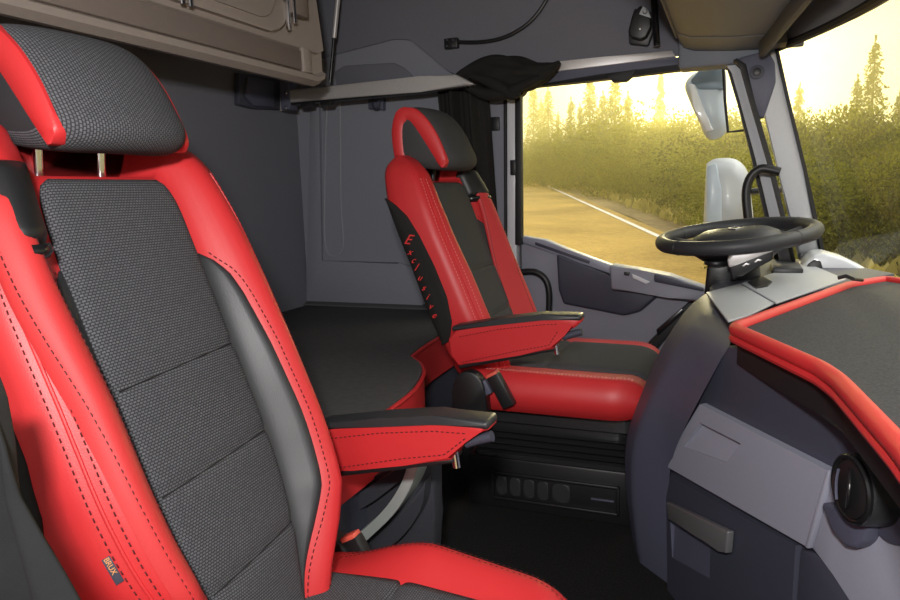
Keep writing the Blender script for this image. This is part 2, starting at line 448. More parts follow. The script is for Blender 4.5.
    def fq(u, v):
        t = .02 + .955 * v; i = min(27, int(t * 28)); f_ = t * 28 - i
        k = 16 + (-1 + 2 * u) * 16 * .62; j = min(31, int(k)); g = k - j
        p = (rings[i][j] * (1 - g) + rings[i][j + 1] * g) * (1 - f_) + (rings[i + 1][j] * (1 - g) + rings[i + 1][j + 1] * g) * f_
        nn = V((.0, 0, 1)) if t < .84 else V((math.sin((t - .84) / .16 * 1.3), 0, math.cos((t - .84) / .16 * 1.3)))
        return p, nn
    cp = patch('cushion_panel', fq, 20, 60, .008, fab, cu, bulge=.006, edge=.06, dips=[(.42, 0, .012)])
    bm = bmesh.new(); add_tube(bm, [fq(u / 20, .42)[0] + V((0, 0, .0065)) for u in range(1, 20)], .0012, 6); fin('panel_seam', bm, 'rubber', cp)
    for sg in (-1, 1):
        for off in (0, .008):
            bm = bmesh.new(); pl = []
            for i in range(3, 27):
                k = 16 + sg * 14; p = rings[i][k]; pl.append(V((p.x, p.y - sg * off, p.z + .0005)))
            dashes(bm, pl, V((0, sg * .5, .86)))
            fin('stitching', bm, 'stitch' if zb < -.5 else 'stitchlight', cu)
    # armrest
    ya = c + side * .275; w = .044
    y0 = ya - w / 2
    ap = [(-.605, -.342), (-.50, -.322), (-.40, -.309), (-.318, -.306), (-.308, -.316), (-.325, -.332), (-.352, -.344), (-.372, -.382), (-.45, -.398), (-.55, -.418), (-.600, -.432), (-.622, -.405), (-.625, -.365)]
    if side > 0: ap = [(x - .008 if x > -.5 else x, z - (.024 if k < 5 else .013)) for k, (x, z) in enumerate(ap)]
    if side < 0: ap = [(x + .010, z + .028 + .02 * (x + .6)) for x, z in ap]
    arm = prism('armrest', [V((x, y0, z)) for x, z in ap], (0, w, 0), 'red', root, .010, 3)
    tp = [(ap[0][0] - .01, ap[0][1] - .006)] + [(ap[i][0], ap[i][1] - .007) for i in (1, 2)] + [(ap[3][0] + .008, ap[3][1] - .010), (ap[3][0] + .006, ap[3][1] + .004)] + [(ap[i][0], ap[i][1] + .007) for i in (2, 1)] + [(ap[0][0] - .01, ap[0][1] + .007)]
    prism('armrest_pad', [V((x, y0 - .002, z)) for x, z in tp], (0, w + .004, 0), 'blackleather', arm, .006, 3)
    bp = [(ap[7][0] + .004, ap[7][1] + .004), (ap[8][0], ap[8][1] + .003), (ap[10][0], ap[10][1] + .004), (ap[10][0], ap[10][1] - .006), (ap[8][0], ap[8][1] - .006), (ap[7][0] + .002, ap[7][1] - .003)]
    prism('armrest_underside', [V((x, y0 + .002, z)) for x, z in bp], (0, w - .004, 0), 'black', arm, .002)
    bm = bmesh.new()
    dashes(bm, [V((ap[0][0] + .01, y0, ap[0][1] - .017)), V((ap[1][0], y0, ap[1][1] - .017)), V((ap[2][0], y0, ap[2][1] - .017)), V((-.35, y0, ap[3][1] - .018))], V((0, -1, 0)))
    fin('stitching', bm, 'stitch', arm); bm = bmesh.new()
    dashes(bm, [V((ap[10][0] + .01, y0, ap[10][1] + .012)), V((ap[8][0], y0, ap[8][1] + .012)), V((ap[7][0] - .01, y0, ap[7][1] + .010)), V((-.352, y0, ap[6][1] + .004))], V((0, -1, 0)))
    fin('stitching', bm, 'stitch', arm)
    lz = ap[5][1] - .014
    tube('tilt_lever', [(ap[5][0] - .030, ya, lz - .012), (ap[5][0] - .01, ya, lz - .004), (ap[5][0] + .012, ya, lz + .003)], .0085, 'dashdark', arm, 10)
    tube('adjuster', [(ap[7][0] + .002, ya - .01, ap[7][1] + .012), (ap[7][0] + .006, ya - .012, ap[7][1] - .012)], .006, 'chrome', arm, 10)
    # hinge cover and base
    hx, hz = (-.575, -.470) if zb > -.5 else (-.60, -.60)
    for sg in (-1, 1):
        bm = bmesh.new(); pr = [(hx + .042 * math.cos(a), hz + .052 * math.sin(a)) for a in [math.pi * k / 10 for k in range(11)]] + [(hx - .045, hz - .09), (hx + .050, hz - .09)]
        add_prism(bm, [V((x, c + sg * .243, z)) for x, z in pr], (0, sg * .035, 0), .008, 2)
        fin('hinge_cover', bm, 'black', root)
    # buckle on the armrest side
    bx, bz = (-.500, zc0 + .002) if zb > -.5 else (-.548, zc0 - .010)
    R = Matrix.Rotation(-.5, 3, 'Y'); yb = c + side * .262
    bu = box('buckle', (bx - .012, yb - .012, bz - .075), (bx + .020, yb + .012, bz + .01), 'black', root, .004, rot=R)
    box('release_button', (bx - .012, yb - .011, bz + .002), (bx + .018, yb + .011, bz + .016), mat('button_red', (.8, .12, .08), .4), bu, .003, rot=R, piv=(bx + .004, yb, bz - .0325))
    box('webbing_guide', (bx - .052, yb - .009, bz - .048), (bx - .024, yb + .009, bz - .012), 'dash', bu, .003, rot=R)
    # belt over the shoulder opposite the armrest
    sb = -side
    zz = [.045 - i * .0128 for i in range(int((.045 - (zb + .02)) / .0128))]
    st, nr = [], []
    def belt(u, v):
        z = .012 + (zb + .02 - .012) * v; s0 = (.86 if zb < -.5 else .76) - .12 * sstep(v * 1.5); s = sb * (s0 + (u - .5) * (.21 + .08 * v))
        p, n_ = bfront(c, s, z), bn(c, sb * s0, z)
        return p + n_ * (.004 + .006 * (1 - v)), n_
    be = patch('belt_cover', belt, 8, 60, .004, 'redmatte', root, edge=.1)
    for u in (.1, .9):
        bm = bmesh.new(); pl = [belt(u, k / 50) for k in range(51)]; dashes(bm, [p + n_ * .003 for p, n_ in pl], [n_ for _, n_ in pl], .005, .003, .0009)
        fin('stitching', bm, 'stitch', be)
    # belt outlet
    sa, sz = (.64, 1.0) if zb < -.5 else (.55, .93)
    def gd(z0_, z1_):
        def f(u, v):
            z = z0_ + (z1_ - z0_) * v; q_ = sb * (sa + (sz - sa) * u); return bfront(c, q_, z), bn(c, sb * .8, z)
        return f
    dz = -.030 if zb < -.5 else 0
    g = patch('belt_guide', gd(-.012 + dz, .062 + dz * .5), 12, 12, .016, 'black', root, edge=.25)
    patch('belt_slot', gd(-.026 + dz, -.010 + dz), 12, 4, .014, 'blackgloss', g, edge=.2)
    return root
drv = make_seat(1.765, -1, -.47, -.432, 'red leather seat with charcoal centre and Exclusive stitched down its black side, by the window', 'cab seats')
pas = make_seat(.65, 1, -.60, -.545, 'large nearest red leather seat with knitted grey centre panel and glossy bolsters, on passenger side', 'cab seats')
# small woven tag on the passenger seat's side seam
bm = bmesh.new()
q0 = PY(101, 566, .44); q1 = PY(118, 594, .44); d = (q1 - q0); n_ = V((.55, -.8, .2)).normalized(); u_ = d.cross(n_).normalized() * .006
# driver seat pedestal
def pedestal(c, zt, label, ridges=True):
    root = thing('seat_pedestal', (-.40, c, -.80), label, 'seat base', None)
    yn = c - .215
    box('plinth', (-.62, yn, -.80), (-.20, c + .215, -.665), 'black', root, .006)
    if ridges:
        rings = []
        zz = [-.665, -.655, -.650, -.640, -.634, -.624, -.618, -.608, -.602, -.592, -.585, -.570, -.565, -.545, zt]
        off = [0, 0, -.014, .010, -.014, .012, -.014, .010, -.012, .012, -.010, -.008, .014, .012, .010]
        for z, o in zip(zz, off):
            a = (-.61 - o, yn + .004 - o); b = (-.205 + o, c + .21 + o); r = .03
            def cor(x, y, a0): return [V((x + r * math.cos(a0 + k * math.pi / 8), y + r * math.sin(a0 + k * math.pi / 8), z)) for k in range(5)]
            rings.append(cor(b[0] - r, b[1] - r, 0) + cor(a[0] + r, b[1] - r, math.pi / 2) + cor(a[0] + r, a[1] + r, math.pi) + cor(b[0] - r, a[1] + r, -math.pi / 2))
        rings_mesh('bellows', rings, 'bellows', root, smooth=True)
        # framed grille
        gx0, gx1, gz0, gz1 = -.555, -.232, -.775, -.700
        bm = bmesh.new()
        for a, b in (((gx0, yn - .008, gz1 - .008), (gx1, yn + .002, gz1)), ((gx0, yn - .008, gz0), (gx1, yn + .002, gz0 + .008)), ((gx0, yn - .008, gz0), (gx0 + .008, yn + .002, gz1)), ((gx1 - .008, yn - .008, gz0), (gx1, yn + .002, gz1))):
            add_box(bm, a, b, .003)
        fr = fin('grille_frame', bm, 'black', root)
        for k in range(5):
            xx = gx0 + .028 + k * .036; wd = .014 if k < 4 else .022; xx += .010 * (k == 4)
            pts = [V((xx + wd * max(-1, min(1, 1.35 * math.cos(a))), yn - .004, (gz0 + gz1) / 2 + .024 * max(-1, min(1, 1.2 * math.sin(a))))) for a in [2 * math.pi * j / 16 for j in range(16)]]
            prism('rounded_plug', pts, (0, .006, 0), 'blackleather', fr, .0015)
        box('slot_bar', (-.300, yn - .005, -.742), (-.245, yn + .002, -.738), 'dash', fr, .001)
    else:
        box('upper_box', (-.58, c - .20, -.665), (-.22, c + .20, zt), 'black', root, .01)
    return root
pedestal(1.80, -.522, 'glossy black ribbed pedestal with framed grille, under the driver seat')
pedestal(.65, -.642, 'black box pedestal beneath the large passenger seat, mostly hidden', False)

# woven tag with orange lettering hanging from the seam
bp_ = bpy.data.objects
zt1, zt2 = -.318, -.352
pa = bfront(.65, -.965, -.342) + bn(.65, -.965, -.342) * .002; pb = bfront(.65, -.965, -.369) + bn(.65, -.965, -.369) * .002
dn = (pb - pa).normalized(); nn = bn(.65, -.97, -.33); wv = nn.cross(dn).normalized()
if wv.y > 0: wv = -wv
tg = prism('side_tag', [pa, pb, pb + wv * .008, pa + wv * .008], nn * .0012, 'dashdark', pas, .0003)
bm = bmesh.new(); add_text(bm, 'BRUX', .0072, (pa * .68 + pb * .32) + wv * .004 + nn * .0016, dn, -wv if wv.cross(dn).dot(nn) > 0 else wv, 0, .0003)
fin('lettering', bm, 'brass', tg, False)

# ------------------------------------------------------------------ cab shell
YW = 2.30
def wallpoly(name, pts, m, d=.05, parent=None, bevel=0):
    return prism(name, [V((x, YW, z)) for x, z in pts], (0, d, 0), m, parent, bevel)
struct(prism('floor', [V((-1.62, -.75, -.80)), V((.55, -.75, -.80)), V((.55, 2.36, -.80)), V((-1.62, 2.36, -.80))], (0, 0, -.03), 'carpet'))
struct(prism('wall_rear', [V((-1.56, -.75, -.80)), V((-1.56, 2.36, -.80)), V((-1.56, 2.36, 1.0)), V((-1.56, -.75, 1.0))], (-.05, 0, 0), 'wallfab'))
struct(prism('ceiling', [V((-1.62, -.75, 1.0)), V((.55, -.75, 1.0)), V((.55, 2.36, 1.0)), V((-1.62, 2.36, 1.0))], (0, 0, .03), 'roofpanel'))
wl = wallpoly('wall_left', [(-1.56, -.80), (-.685, -.80), (-.685, .42), (.17, .42), (.17, 1.0), (-1.56, 1.0)], 'wallside')
struct(wl)
# upper roof lining, in front of the side wall
up_ = prism('upper_lining', [V((-1.55, 2.285, .46)), V((-1.42, 2.285, .515)), V((-1.13, 2.285, .548)), V((-1.06, 2.285, .538)), V((-.93, 2.285, .42)), V((-.90, 2.285, .40)), V((-.60, 2.285, .405)), V((.10, 2.285, .385)), V((.17, 2.285, .385)), V((.17, 2.285, .99)), V((-1.55, 2.285, .99))], (0, .012, 0), 'roofpanel', wl, .004)
# moulded niche in the side panel: raised frame lines
def wtube(name, pxs, r, m, y=YW, parent=None, n=6, sm=6):
    return tube(name, crom([PY(a, b, y) for a, b in pxs], n), r, m, parent, sm)
for pts in ([(327, 96), (325, 180), (325, 240), (332, 256), (343, 246), (341, 200), (340, 96)],):
    wtube('moulded_rib', pts, .0045, mat('rib_grey', (.30, .31, .35), .8), YW - .0005, wl)
prism('moulded_step', [PY(a, b, YW) for a, b in ((312, 100), (322, 100), (322, 262), (400, 262), (424, 270), (424, 306), (307, 306), (308, 262))], (0, -.012, 0), 'wallside', wl, .008)
prism('moulded_arch', [PY(a, b, YW) for a, b in ((335, 72), (345, 66), (395, 63), (405, 68), (420, 82), (424, 96), (340, 98))], (0, -.010, 0), 'roofpanel', wl, .008)
# mattress ledge along the walls
struct(prism('trim_1', [V((-1.56, 2.30, -.46)), V((-1.56, 2.262, -.46)), V((-1.56, 2.262, -.412)), V((-1.56, 2.30, -.400))], (.80, 0, 0), mat('ledge_grey', (.09, .09, .095), .85, var=.2, vscale=300), None, .003))
# pillar behind the door: pale painted strips and seals
bpil = thing('door_pillar', (-.70, 2.29, -.2), 'grey lined door pillar with white painted edge between curtain and window', 'pillar')
prism('lining', [V((-.80, 2.298, -.79)), V((-.735, 2.298, -.79)), V((-.722, 2.298, .36)), V((-.80, 2.298, .36))], (0, -.022, 0), 'wallside', bpil, .006)
prism('rubber_strip', [V((-.735, 2.298, -.6)), V((-.727, 2.298, -.6)), V((-.712, 2.298, .36)), V((-.722, 2.298, .36))], (0, -.030, 0), 'rubber', bpil, .002)
prism('painted_edge', [V((-.727, 2.298, -.6)), V((-.690, 2.298, -.6)), V((-.682, 2.298, .35)), V((-.712, 2.298, .36))], (0, -.026, 0), 'white', bpil, .006)
prism('door_seal', [V((-.690, 2.298, -.18)), V((-.667, 2.298, -.18)), V((-.662, 2.298, .35)), V((-.682, 2.298, .35))], (0, -.034, 0), 'rubber', bpil, .004)
box('latch', (-.700, 2.255, .055), (-.680, 2.275, .105), 'black', bpil, .003)
box('wall_clip', (-.775, 2.262, .205), (-.738, 2.275, .250), 'black', bpil, .003)
box('door_switch', (-.775, 2.262, .348), (-.740, 2.276, .362), 'pillar', bpil, .002)
# header over the window
hdr = thing('window_header', (-.3, 2.27, .38), 'silver grey rail with dark underside running above the driver door window', 'trim')
prism('rail', [PY(a, b, 2.27) for a, b in ((470, 70), (600, 57), (672, 50), (676, 57), (600, 66), (470, 82))], (0, .03, 0), 'alu', hdr, .003)
prism('rail_underside', [PY(a, b, 2.275) for a, b in ((470, 80), (600, 66), (688, 56), (740, 55), (742, 62), (690, 65), (600, 76), (470, 94))], (0, .03, 0), 'dash', hdr, .003)
prism('window_seal', [PY(a, b, 2.265) for a, b in ((516, 88), (600, 74), (730, 58), (738, 57), (744, 68), (734, 63), (600, 80), (527, 87), (523, 94), (515, 100))], (0, .035, 0), 'rubber', hdr, .002)
prism('sensor_cover', [PY(a, b, 2.262) for a, b in ((605, 74), (637, 69), (632, 76), (626, 81), (613, 82), (609, 78))], (0, .03, 0), 'rubber', hdr, .002)

# driver door
door = struct(empty('door_1', (-.3, 2.30, -.3)))
door['label'] = 'grey inner panel of the driver door under the window'
sl = [(521, 236), (545, 241), (566, 250), (612, 268), (640, 271), (670, 277), (706, 288), (720, 292)]
body = [PY(a, b, 2.30) for a, b in sl]
body += [V((.18, 2.30, body[-1].z)), V((.18, 2.30, -.80)), V((-.668, 2.30, -.80))]
prism('panel', body, (0, .05, 0), 'doorgrey', door, .003)
sill = [PY(a, b, 2.285) for a, b in ((521, 236), (545, 240), (566, 249), (612, 266), (612, 274), (566, 258), (555, 253), (550, 290), (546, 290), (545, 250), (522, 244))]
prism('sill', [PY(a, b, 2.285) for a, b in ((521, 236), (545, 240), (566, 249), (612, 266), (612, 275), (566, 258), (522, 243))], (0, .05, 0), 'dashlight', door, .005)
prism('defroster_slot', [PY(a, b, 2.282) for a, b in ((535, 242), (590, 261), (589, 264), (535, 245))], (0, .01, 0), 'dashdark', door, .001)
prism('pocket', [PY(a, b, 2.27) for a, b in ((556, 254), (608, 275), (640, 285), (661, 294), (640, 312), (624, 316), (563, 304), (558, 290))], (0, .03, 0), 'dashdark', door, .010, 3)
ar = prism('armrest', [PY(a, b, 2.22) for a, b in ((609, 265), (640, 270), (670, 276), (708, 289), (702, 302), (668, 298), (640, 293), (611, 290))], (0, .08, 0), 'doorgrey', door, .008, 3)
prism('grip', [PY(a, b, 2.215) for a, b in ((654, 274), (704, 288), (704, 292), (654, 282))], (0, .06, 0), 'dashdark', ar, .005)
prism('window_switch', [PY(a, b, 2.215) for a, b in ((624, 272), (630, 272), (629, 276), (624, 275))], (0, .01, 0), 'black', ar, .001)
prism('door_opener', [PY(a, b, 2.215) for a, b in ((632, 274), (650, 282), (646, 284), (633, 278))], (0, .01, 0), 'white', ar, .001)
tube('grab_handle', crom([PY(a, b, 2.27) for a, b in ((521, 272), (535, 272), (545, 279), (549, 292), (549, 312), (549, 330))], 6), .011, 'black', door, 10)
prism('lower_seal', [PY(a, b, 2.24) for a, b in ((641, 350), (688, 303), (695, 303), (648, 360))], (0, .03, 0), 'rubber', door, .003)
prism('sill_plate', [PY(a, b, 2.232) for a, b in ((656, 330), (682, 308), (684, 312), (658, 336))], (0, .02, 0), 'blackgloss', door, .002)
# windows
def pane(name, pts, m='glass', parent=None):
    bm = bmesh.new(); bm.faces.new([bm.verts.new(p) for p in pts]); return fin(name, bm, m, parent, False)
struct(pane('window_1', [PP(a, b, (0, 2.305, 0), (.05, 1, 0)) for a, b in ((519, 80), (600, 66), (736, 52), (748, 90), (775, 180), (800, 296), (706, 292), (612, 272), (519, 240))]))

# A pillar
ap = thing('windscreen_pillar', (.2, 2.2, -.2), 'pale grey windscreen pillar rising behind the steering wheel, black seals both sides', 'pillar')
def strip(name, L_, R_, y, d, m, parent, bev=.004):
    pts = [PY(a, b, y) for a, b in L_] + [PY(a, b, y) for a, b in R_[::-1]]
    return prism(name, pts, (0, d, 0), m, parent, bev)
strip('cover', [(754, 62), (764, 110), (781, 180), (800, 262)], [(776, 49), (787, 100), (803, 170), (822, 262)], 2.17, .06, 'pillar', ap, .008)
strip('upper_cover', [(738, 58), (744, 80), (752, 105), (760, 118)], [(768, 50), (775, 62), (776, 82), (764, 118)], 2.163, .03, 'dash', ap, .006)
strip('window_channel', [(722, 62), (733, 72), (741, 105), (756, 160), (775, 240), (780, 262)], [(732, 57), (742, 66), (752, 105), (768, 160), (787, 240), (793, 262)], 2.22, .06, 'pillar', ap, .004)
strip('inner_seal', [(733, 60), (741, 66), (751, 105), (767, 160), (787, 240), (792, 262)], [(737, 58), (746, 64), (756, 105), (772, 160), (791, 240), (796, 262)], 2.16, .05, 'rubber', ap, .002)
strip('outer_seal', [(717, 62), (728, 68), (738, 105), (752, 160), (770, 240), (775, 262)], [(722, 60), (733, 68), (742, 105), (757, 160), (775, 240), (781, 262)], 2.24, .05, 'rubber', ap, .002)
strip('windscreen_seal', [(775, 50), (786, 100), (803, 170), (821, 256)], [(779, 50), (790, 100), (807, 170), (826, 256)], 2.165, .06, 'rubber', ap, .002)
sp = PY(757, 72, 2.158)
def disc(name, cpos, n_, r, d, m, parent, bev=.001, k=24, ecc=1.):
    n_ = V(n_).normalized(); a = V((0, 0, 1)) if abs(n_.z) < .9 else V((1, 0, 0)); u = n_.cross(a).normalized(); w = n_.cross(u)
    return prism(name, [V(cpos) + (u * math.cos(q) * ecc + w * math.sin(q)) * r for q in [2 * math.pi * j / k for j in range(k)]], n_ * d, m, parent, bev)
spk = disc('speaker_ring', sp, (0, -1, 0), .019, .004, 'dashdark', ap)
disc('speaker_cone', sp + V((0, -.003, 0)), (0, -1, 0), .011, .004, 'black', spk)
tube('grab_handle', crom([PY(a, b, 2.12) for a, b in ((749, 226), (746, 195), (750, 178), (760, 169), (772, 170), (780, 172))], 6), .0125, 'black', ap, 10)

# windscreen and the header over it
ws = []
wsb = [(.255, 2.19, -.235), (.37, 1.9, -.24), (.47, 1.3, -.24), (.50, .6, -.24), (.50, -.7, -.24)]
wst = [(.10, 2.19, .372), (.235, 1.80, .365), (.33, 1.2, .36), (.36, .6, .36), (.36, -.7, .36)]
B_ = crom(wsb, 6); T_ = crom(wst, 6)
bm = bmesh.new(); G = [(bm.verts.new(a), bm.verts.new(b)) for a, b in zip(B_, T_)]
for (a, b), (c_, d_) in zip(G, G[1:]): bm.faces.new((a, b, d_, c_))
struct(fin('window_2', bm, 'glass', None, True))
tube('trim_2', T_, .012, 'rubber', None, 8)['kind'] = 'structure'
rings = []
for p in T_:
    rings.append([V((p.x - .004, p.y, p.z)), V((p.x + .03, p.y, p.z)), V((p.x + .02, p.y, 1.0)), V((p.x - .01, p.y, 1.0)), V((p.x - .02, p.y, .47)), V((p.x - .03, p.y, .41)), V((p.x - .018, p.y, .385))])
struct(rings_mesh('wall_front', rings, 'console', None, smooth=True))
rings = []
for p in B_:
    rings.append([V((p.x - .008, p.y, p.z + .0)), V((p.x + .04, p.y, p.z)), V((p.x + .06, p.y, -.80)), V((p.x - .0, p.y, -.80))])
struct(rings_mesh('trim_3', rings, 'dash', None, smooth=True))

# overhead console
oc = thing('overhead_console', (0, 1.3, .4), 'olive grey overhead storage console with seamed flaps above the windscreen', 'console')
def oprof(y, g=0.):
    pr = [(-.125, .99), (-.150, .62), (-.165, .47), (-.165, .425), (-.150, .398), (-.12, .386), (-.02, .376), (.06, .372), (.10, .378), (.115, .40), (.12, .99)]
    return [V((x + (.0 if x > 0 else g), y, z + (g if z < .6 else 0))) for x, z in pr]
secs = [(.10, .92), (.93, 1.50), (1.51, 1.985), (1.995, 2.20)]
for k, (a, b) in enumerate(secs):
    rings_mesh('flap' if k < 3 else 'end_cap', [oprof(a, .008), oprof(a + .006, 0), oprof(b - .006, 0), oprof(b, .008)], 'console', oc, smooth=True)
rings_mesh('inner_box', [oprof(.11, .012), oprof(2.19, .012)], 'black', oc, smooth=True)
tube('edge_bead', [V((-.168, .1, .43)), V((-.168, 2.19, .43))], .006, 'console', oc, 8)
box('side_cover', (-.165, 2.201, .34), (.10, 2.284, .60), 'console', oc, .01)
# visor rail in front of the console
vr = thing('sun_visor', (.12, 1.7, .38), 'folded dark grey sun visor bar next to the overhead console', 'visor')
prism('visor_body', [PY(a, b, 2.10) for a, b in ((758, 42), (768, 40), (772, 46), (765, 57), (759, 58))], V((.12, -1.0, .020)), 'dashdark', vr, .006)
box('hinge', (.07, 2.06, .36), (.115, 2.14, .40), 'black', vr, .004)

# hanging remote control with spiral cord
rc = thing('remote_handset', (-.27, 2.25, .48), 'black remote handset with pale badge hanging beside a coiled cord above window', 'remote')
shp = [(640, 5), (646, 9), (651, 19), (651, 27), (646, 37), (640, 40), (630, 37), (628, 31), (632, 15)]
hb = prism('handset_body', [PY(a, b, 2.235) for a, b in shp], (0, .035, 0), 'black', rc, .005, 3)
prism('badge', [PY(a, b, 2.232) for a, b in ((643, 6), (648, 10), (651, 18), (639, 14))], (0, .006, 0), 'pillar', hb, .001)
q = PY(645, 11.5, 2.2305)
tube('badge_mark', [q + V((.006 * math.cos(t), 0, .006 * math.sin(t))) for t in [math.pi * (.9 + 1.5 * k / 10) for k in range(11)]], .0012, 'black', hb, 6)
disc('button', PY(640, 29, 2.234), (0, -1, 0), .003, .002, 'alu', hb, .0005, 12)
prism('holder', [PY(a, b, 2.262) for a, b in ((634, 8), (655, 12), (654, 30), (648, 46), (629, 44), (628, 30))], (0, .022, 0), 'blackleather', rc, .006)
hel = []
a0 = PY(654, 0, 2.225); b0 = PY(657, 46, 2.225)
a0 = a0 + (a0 - b0) * .3
for k in range(30 * 10):
    t = k / 300; p = a0.lerp(b0, t); hel.append(p + V((.008 * math.cos(k * 2 * math.pi / 10), .008 * math.sin(k * 2 * math.pi / 10), 0)))
tag(tube('spiral_cord', hel, .0028, 'blackgloss', None, 6), 'thin black coiled cord hanging right beside the remote handset', 'cord')

# cable on the roof lining
cb = thing('roof_cable', (-.9, 2.28, .5), 'black cable curving up from a small square clip on the roof lining', 'cable')
tube('cable', crom([PY(a, b, 2.27) for a, b in ((456, 42), (480, 42), (502, 38), (522, 28), (537, 14), (549, -6), (556, -30))], 6), .0062, 'black', cb, 8)
cl = box('cable_clip', tuple(PY(444, 49, 2.262)), tuple(PY(457, 37, 2.262) + V((0, .022, 0))), 'black', cb, .003)
for a, b in ((447, 40), (453, 40), (447, 46), (453, 46)): disc('screw', PY(a, b, 2.261), (0, -1, 0), .003, .002, 'dash', cl, .0004, 8)

# bunk rail, its strut, and the wall bracket
rl = thing('bunk_rail', (-1.2, 2.2, .38), 'satin silver safety rail reaching from the rear wall bracket to the black curtain', 'rail')
prism('rail_bar', [PY(a, b, 2.115) for a, b in ((288, 90), (420, 76), (455, 74), (474, 84), (420, 92), (288, 103))], (0, .035, 0), 'alu', rl, .006, 3)
prism('rail_underside', [PY(a, b, 2.118) for a, b in ((289, 102), (420, 90), (466, 84), (466, 87), (420, 93), (289, 105))], (0, .03, 0), 'black', rl, .002)
for a in (300, 320): prism('rail_clip', [PY(x, y, 2.11) for x, y in ((a, 103 - (a - 300) * .07), (a + 12, 102 - (a - 300) * .07), (a + 11, 106 - (a - 300) * .07), (a + 1, 107 - (a - 300) * .07))], (0, .02, 0), 'black', rl, .001)
br = thing('wall_bracket', (-1.55, 2.1, .36), 'dark plastic rail holder with screwed metal plate on the rear wall', 'bracket')
def onrear(a, b, x): return PX(a, b, x)
prism('housing', [onrear(a, b, -1.555) for a, b in ((234, 73), (275, 80), (275, 110), (250, 109), (234, 105))], (.022, 0, 0), 'dashdark', br, .004)
prism('housing_face', [onrear(a, b, -1.532) for a, b in ((246, 77), (272, 82), (272, 107), (252, 106), (244, 96))], (.010, 0, 0), 'dash', br, .003)
mp = prism('metal_plate', [onrear(a, b, -1.535) for a, b in ((280, 76), (283.5, 77), (283.5, 111), (280, 111))], (.03, 0, 0), 'alu', br, .002)
box('end_bracket', tuple(PY(281, 110, 2.11)), tuple(PY(288, 78, 2.11) + V((0, .05, 0))), 'dash', br, .003)
for b in (81, 93, 108): disc('screw', PY(286, b, 2.109), (0, -1, 0), .006, .003, 'chrome', br, .001, 10)
stt = thing('gas_strut', (-1.2, 2.05, .4), 'thin gas strut, silver above and black below, standing on the bunk rail', 'strut')
tube('cylinder', [PY(339, -12, 2.13), PY(334, 38, 2.13)], .0085, 'alu', stt, 10)
tube('piston_rod', [PY(334, 38, 2.13), PY(330, 82, 2.13)], .0055, 'blackgloss', stt, 10)
# coat hook
hk = thing('coat_hook', (-1.2, 2.28, .33), 'small grey plastic coat hook on the side wall under the rail', 'hook')
prism('hook_plate', [PY(a, b, 2.275) for a, b in ((368, 93), (383, 93), (383, 110), (368, 109))], (0, .024, 0), 'dash', hk, .003)
tube('hook_prong', crom([PY(a, b, y) for a, b, y in ((372, 97, 2.27), (373, 107, 2.25), (378, 108, 2.235), (379, 100, 2.235))], 4), .004, 'dashdark', hk, 8)

# overhead locker / folded upper bunk on the rear wall
lk = thing('overhead_locker', (-1.3, 1.0, .5), 'taupe overhead locker with dark band and chrome rods, above the nearest seat', 'locker')
XL = -1.10
def L(y, pr): return [V((x, y, z)) for x, z in pr]
lp = [(-1.55, .47), (-1.40, .41), (-1.15, .318), (-1.118, .313), (-1.10, .325), (-1.097, .338), (-1.108, .345), (-1.108, .398), (-1.10, .402), (-1.12, .60), (-1.16, .99), (-1.55, .99)]
rings_mesh('locker_body', [L(.05, lp)] + [L(y, lp) for y in (.4, .8, 1.2, 1.6, 1.74)] + [[V((x * .98 - .02, 1.77, z + .012 * (z < .5))) for x, z in lp]], 'taupe', lk, smooth=True)
box('dark_band', (-1.112, .06, .343), (-1.096, 1.655, .396), 'taupedark', lk, .004)
box('band_end', (-1.112, 1.66, .340), (-1.093, 1.70, .405), 'taupe', lk, .004)
# inset door with rounded corner
def inset(y0, y1, z0, z1, x, r, name, m, d, k=6):
    pts = []
    for cy, cz, a0 in ((y1 - r, z0 + r, -math.pi / 2), (y1 - r, z1 - r, 0), (y0 + r, z1 - r, math.pi / 2), (y0 + r, z0 + r, math.pi)):
        for j in range(k + 1): t = a0 + math.pi / 2 * j / k; pts.append(V((x, cy + r * math.cos(t), cz + r * math.sin(t))))
    return prism(name, pts, (d, 0, 0), m, lk, .01, 3)
inset(.10, 1.60, .415, .90, -1.105, .09, 'door_frame', 'taupe', .02)
inset(.12, 1.535, .440, .88, -1.088, .07, 'door_panel', mat('taupe_panel', (.33, .288, .260), .65, var=.06, vscale=60, bump=.3, bscale=700), .008)
for a, b in ((98, 2), (106, 3), (184, 20), (192, 22), (294, 10)):
    yy = PX(a, b, -1.072).y; tube('chrome_rod', [V((-1.072, yy, .405 if a < 250 else .45)), V((-1.072, yy, .93))], .0055, 'chrome', lk, 10)
box('hinge_plate', (-1.085, 1.575, .43), (-1.075, 1.582, .62), 'chrome', lk, .001)
box('hinge_block', (-1.10, 1.59, .475), (-1.07, 1.66, .62), 'taupedark', lk, .004)
for z in (.50, .54): disc('screw', V((-1.075, 1.555, z)), (1, 0, 0), .006, .004, 'chrome', lk, .001, 10)

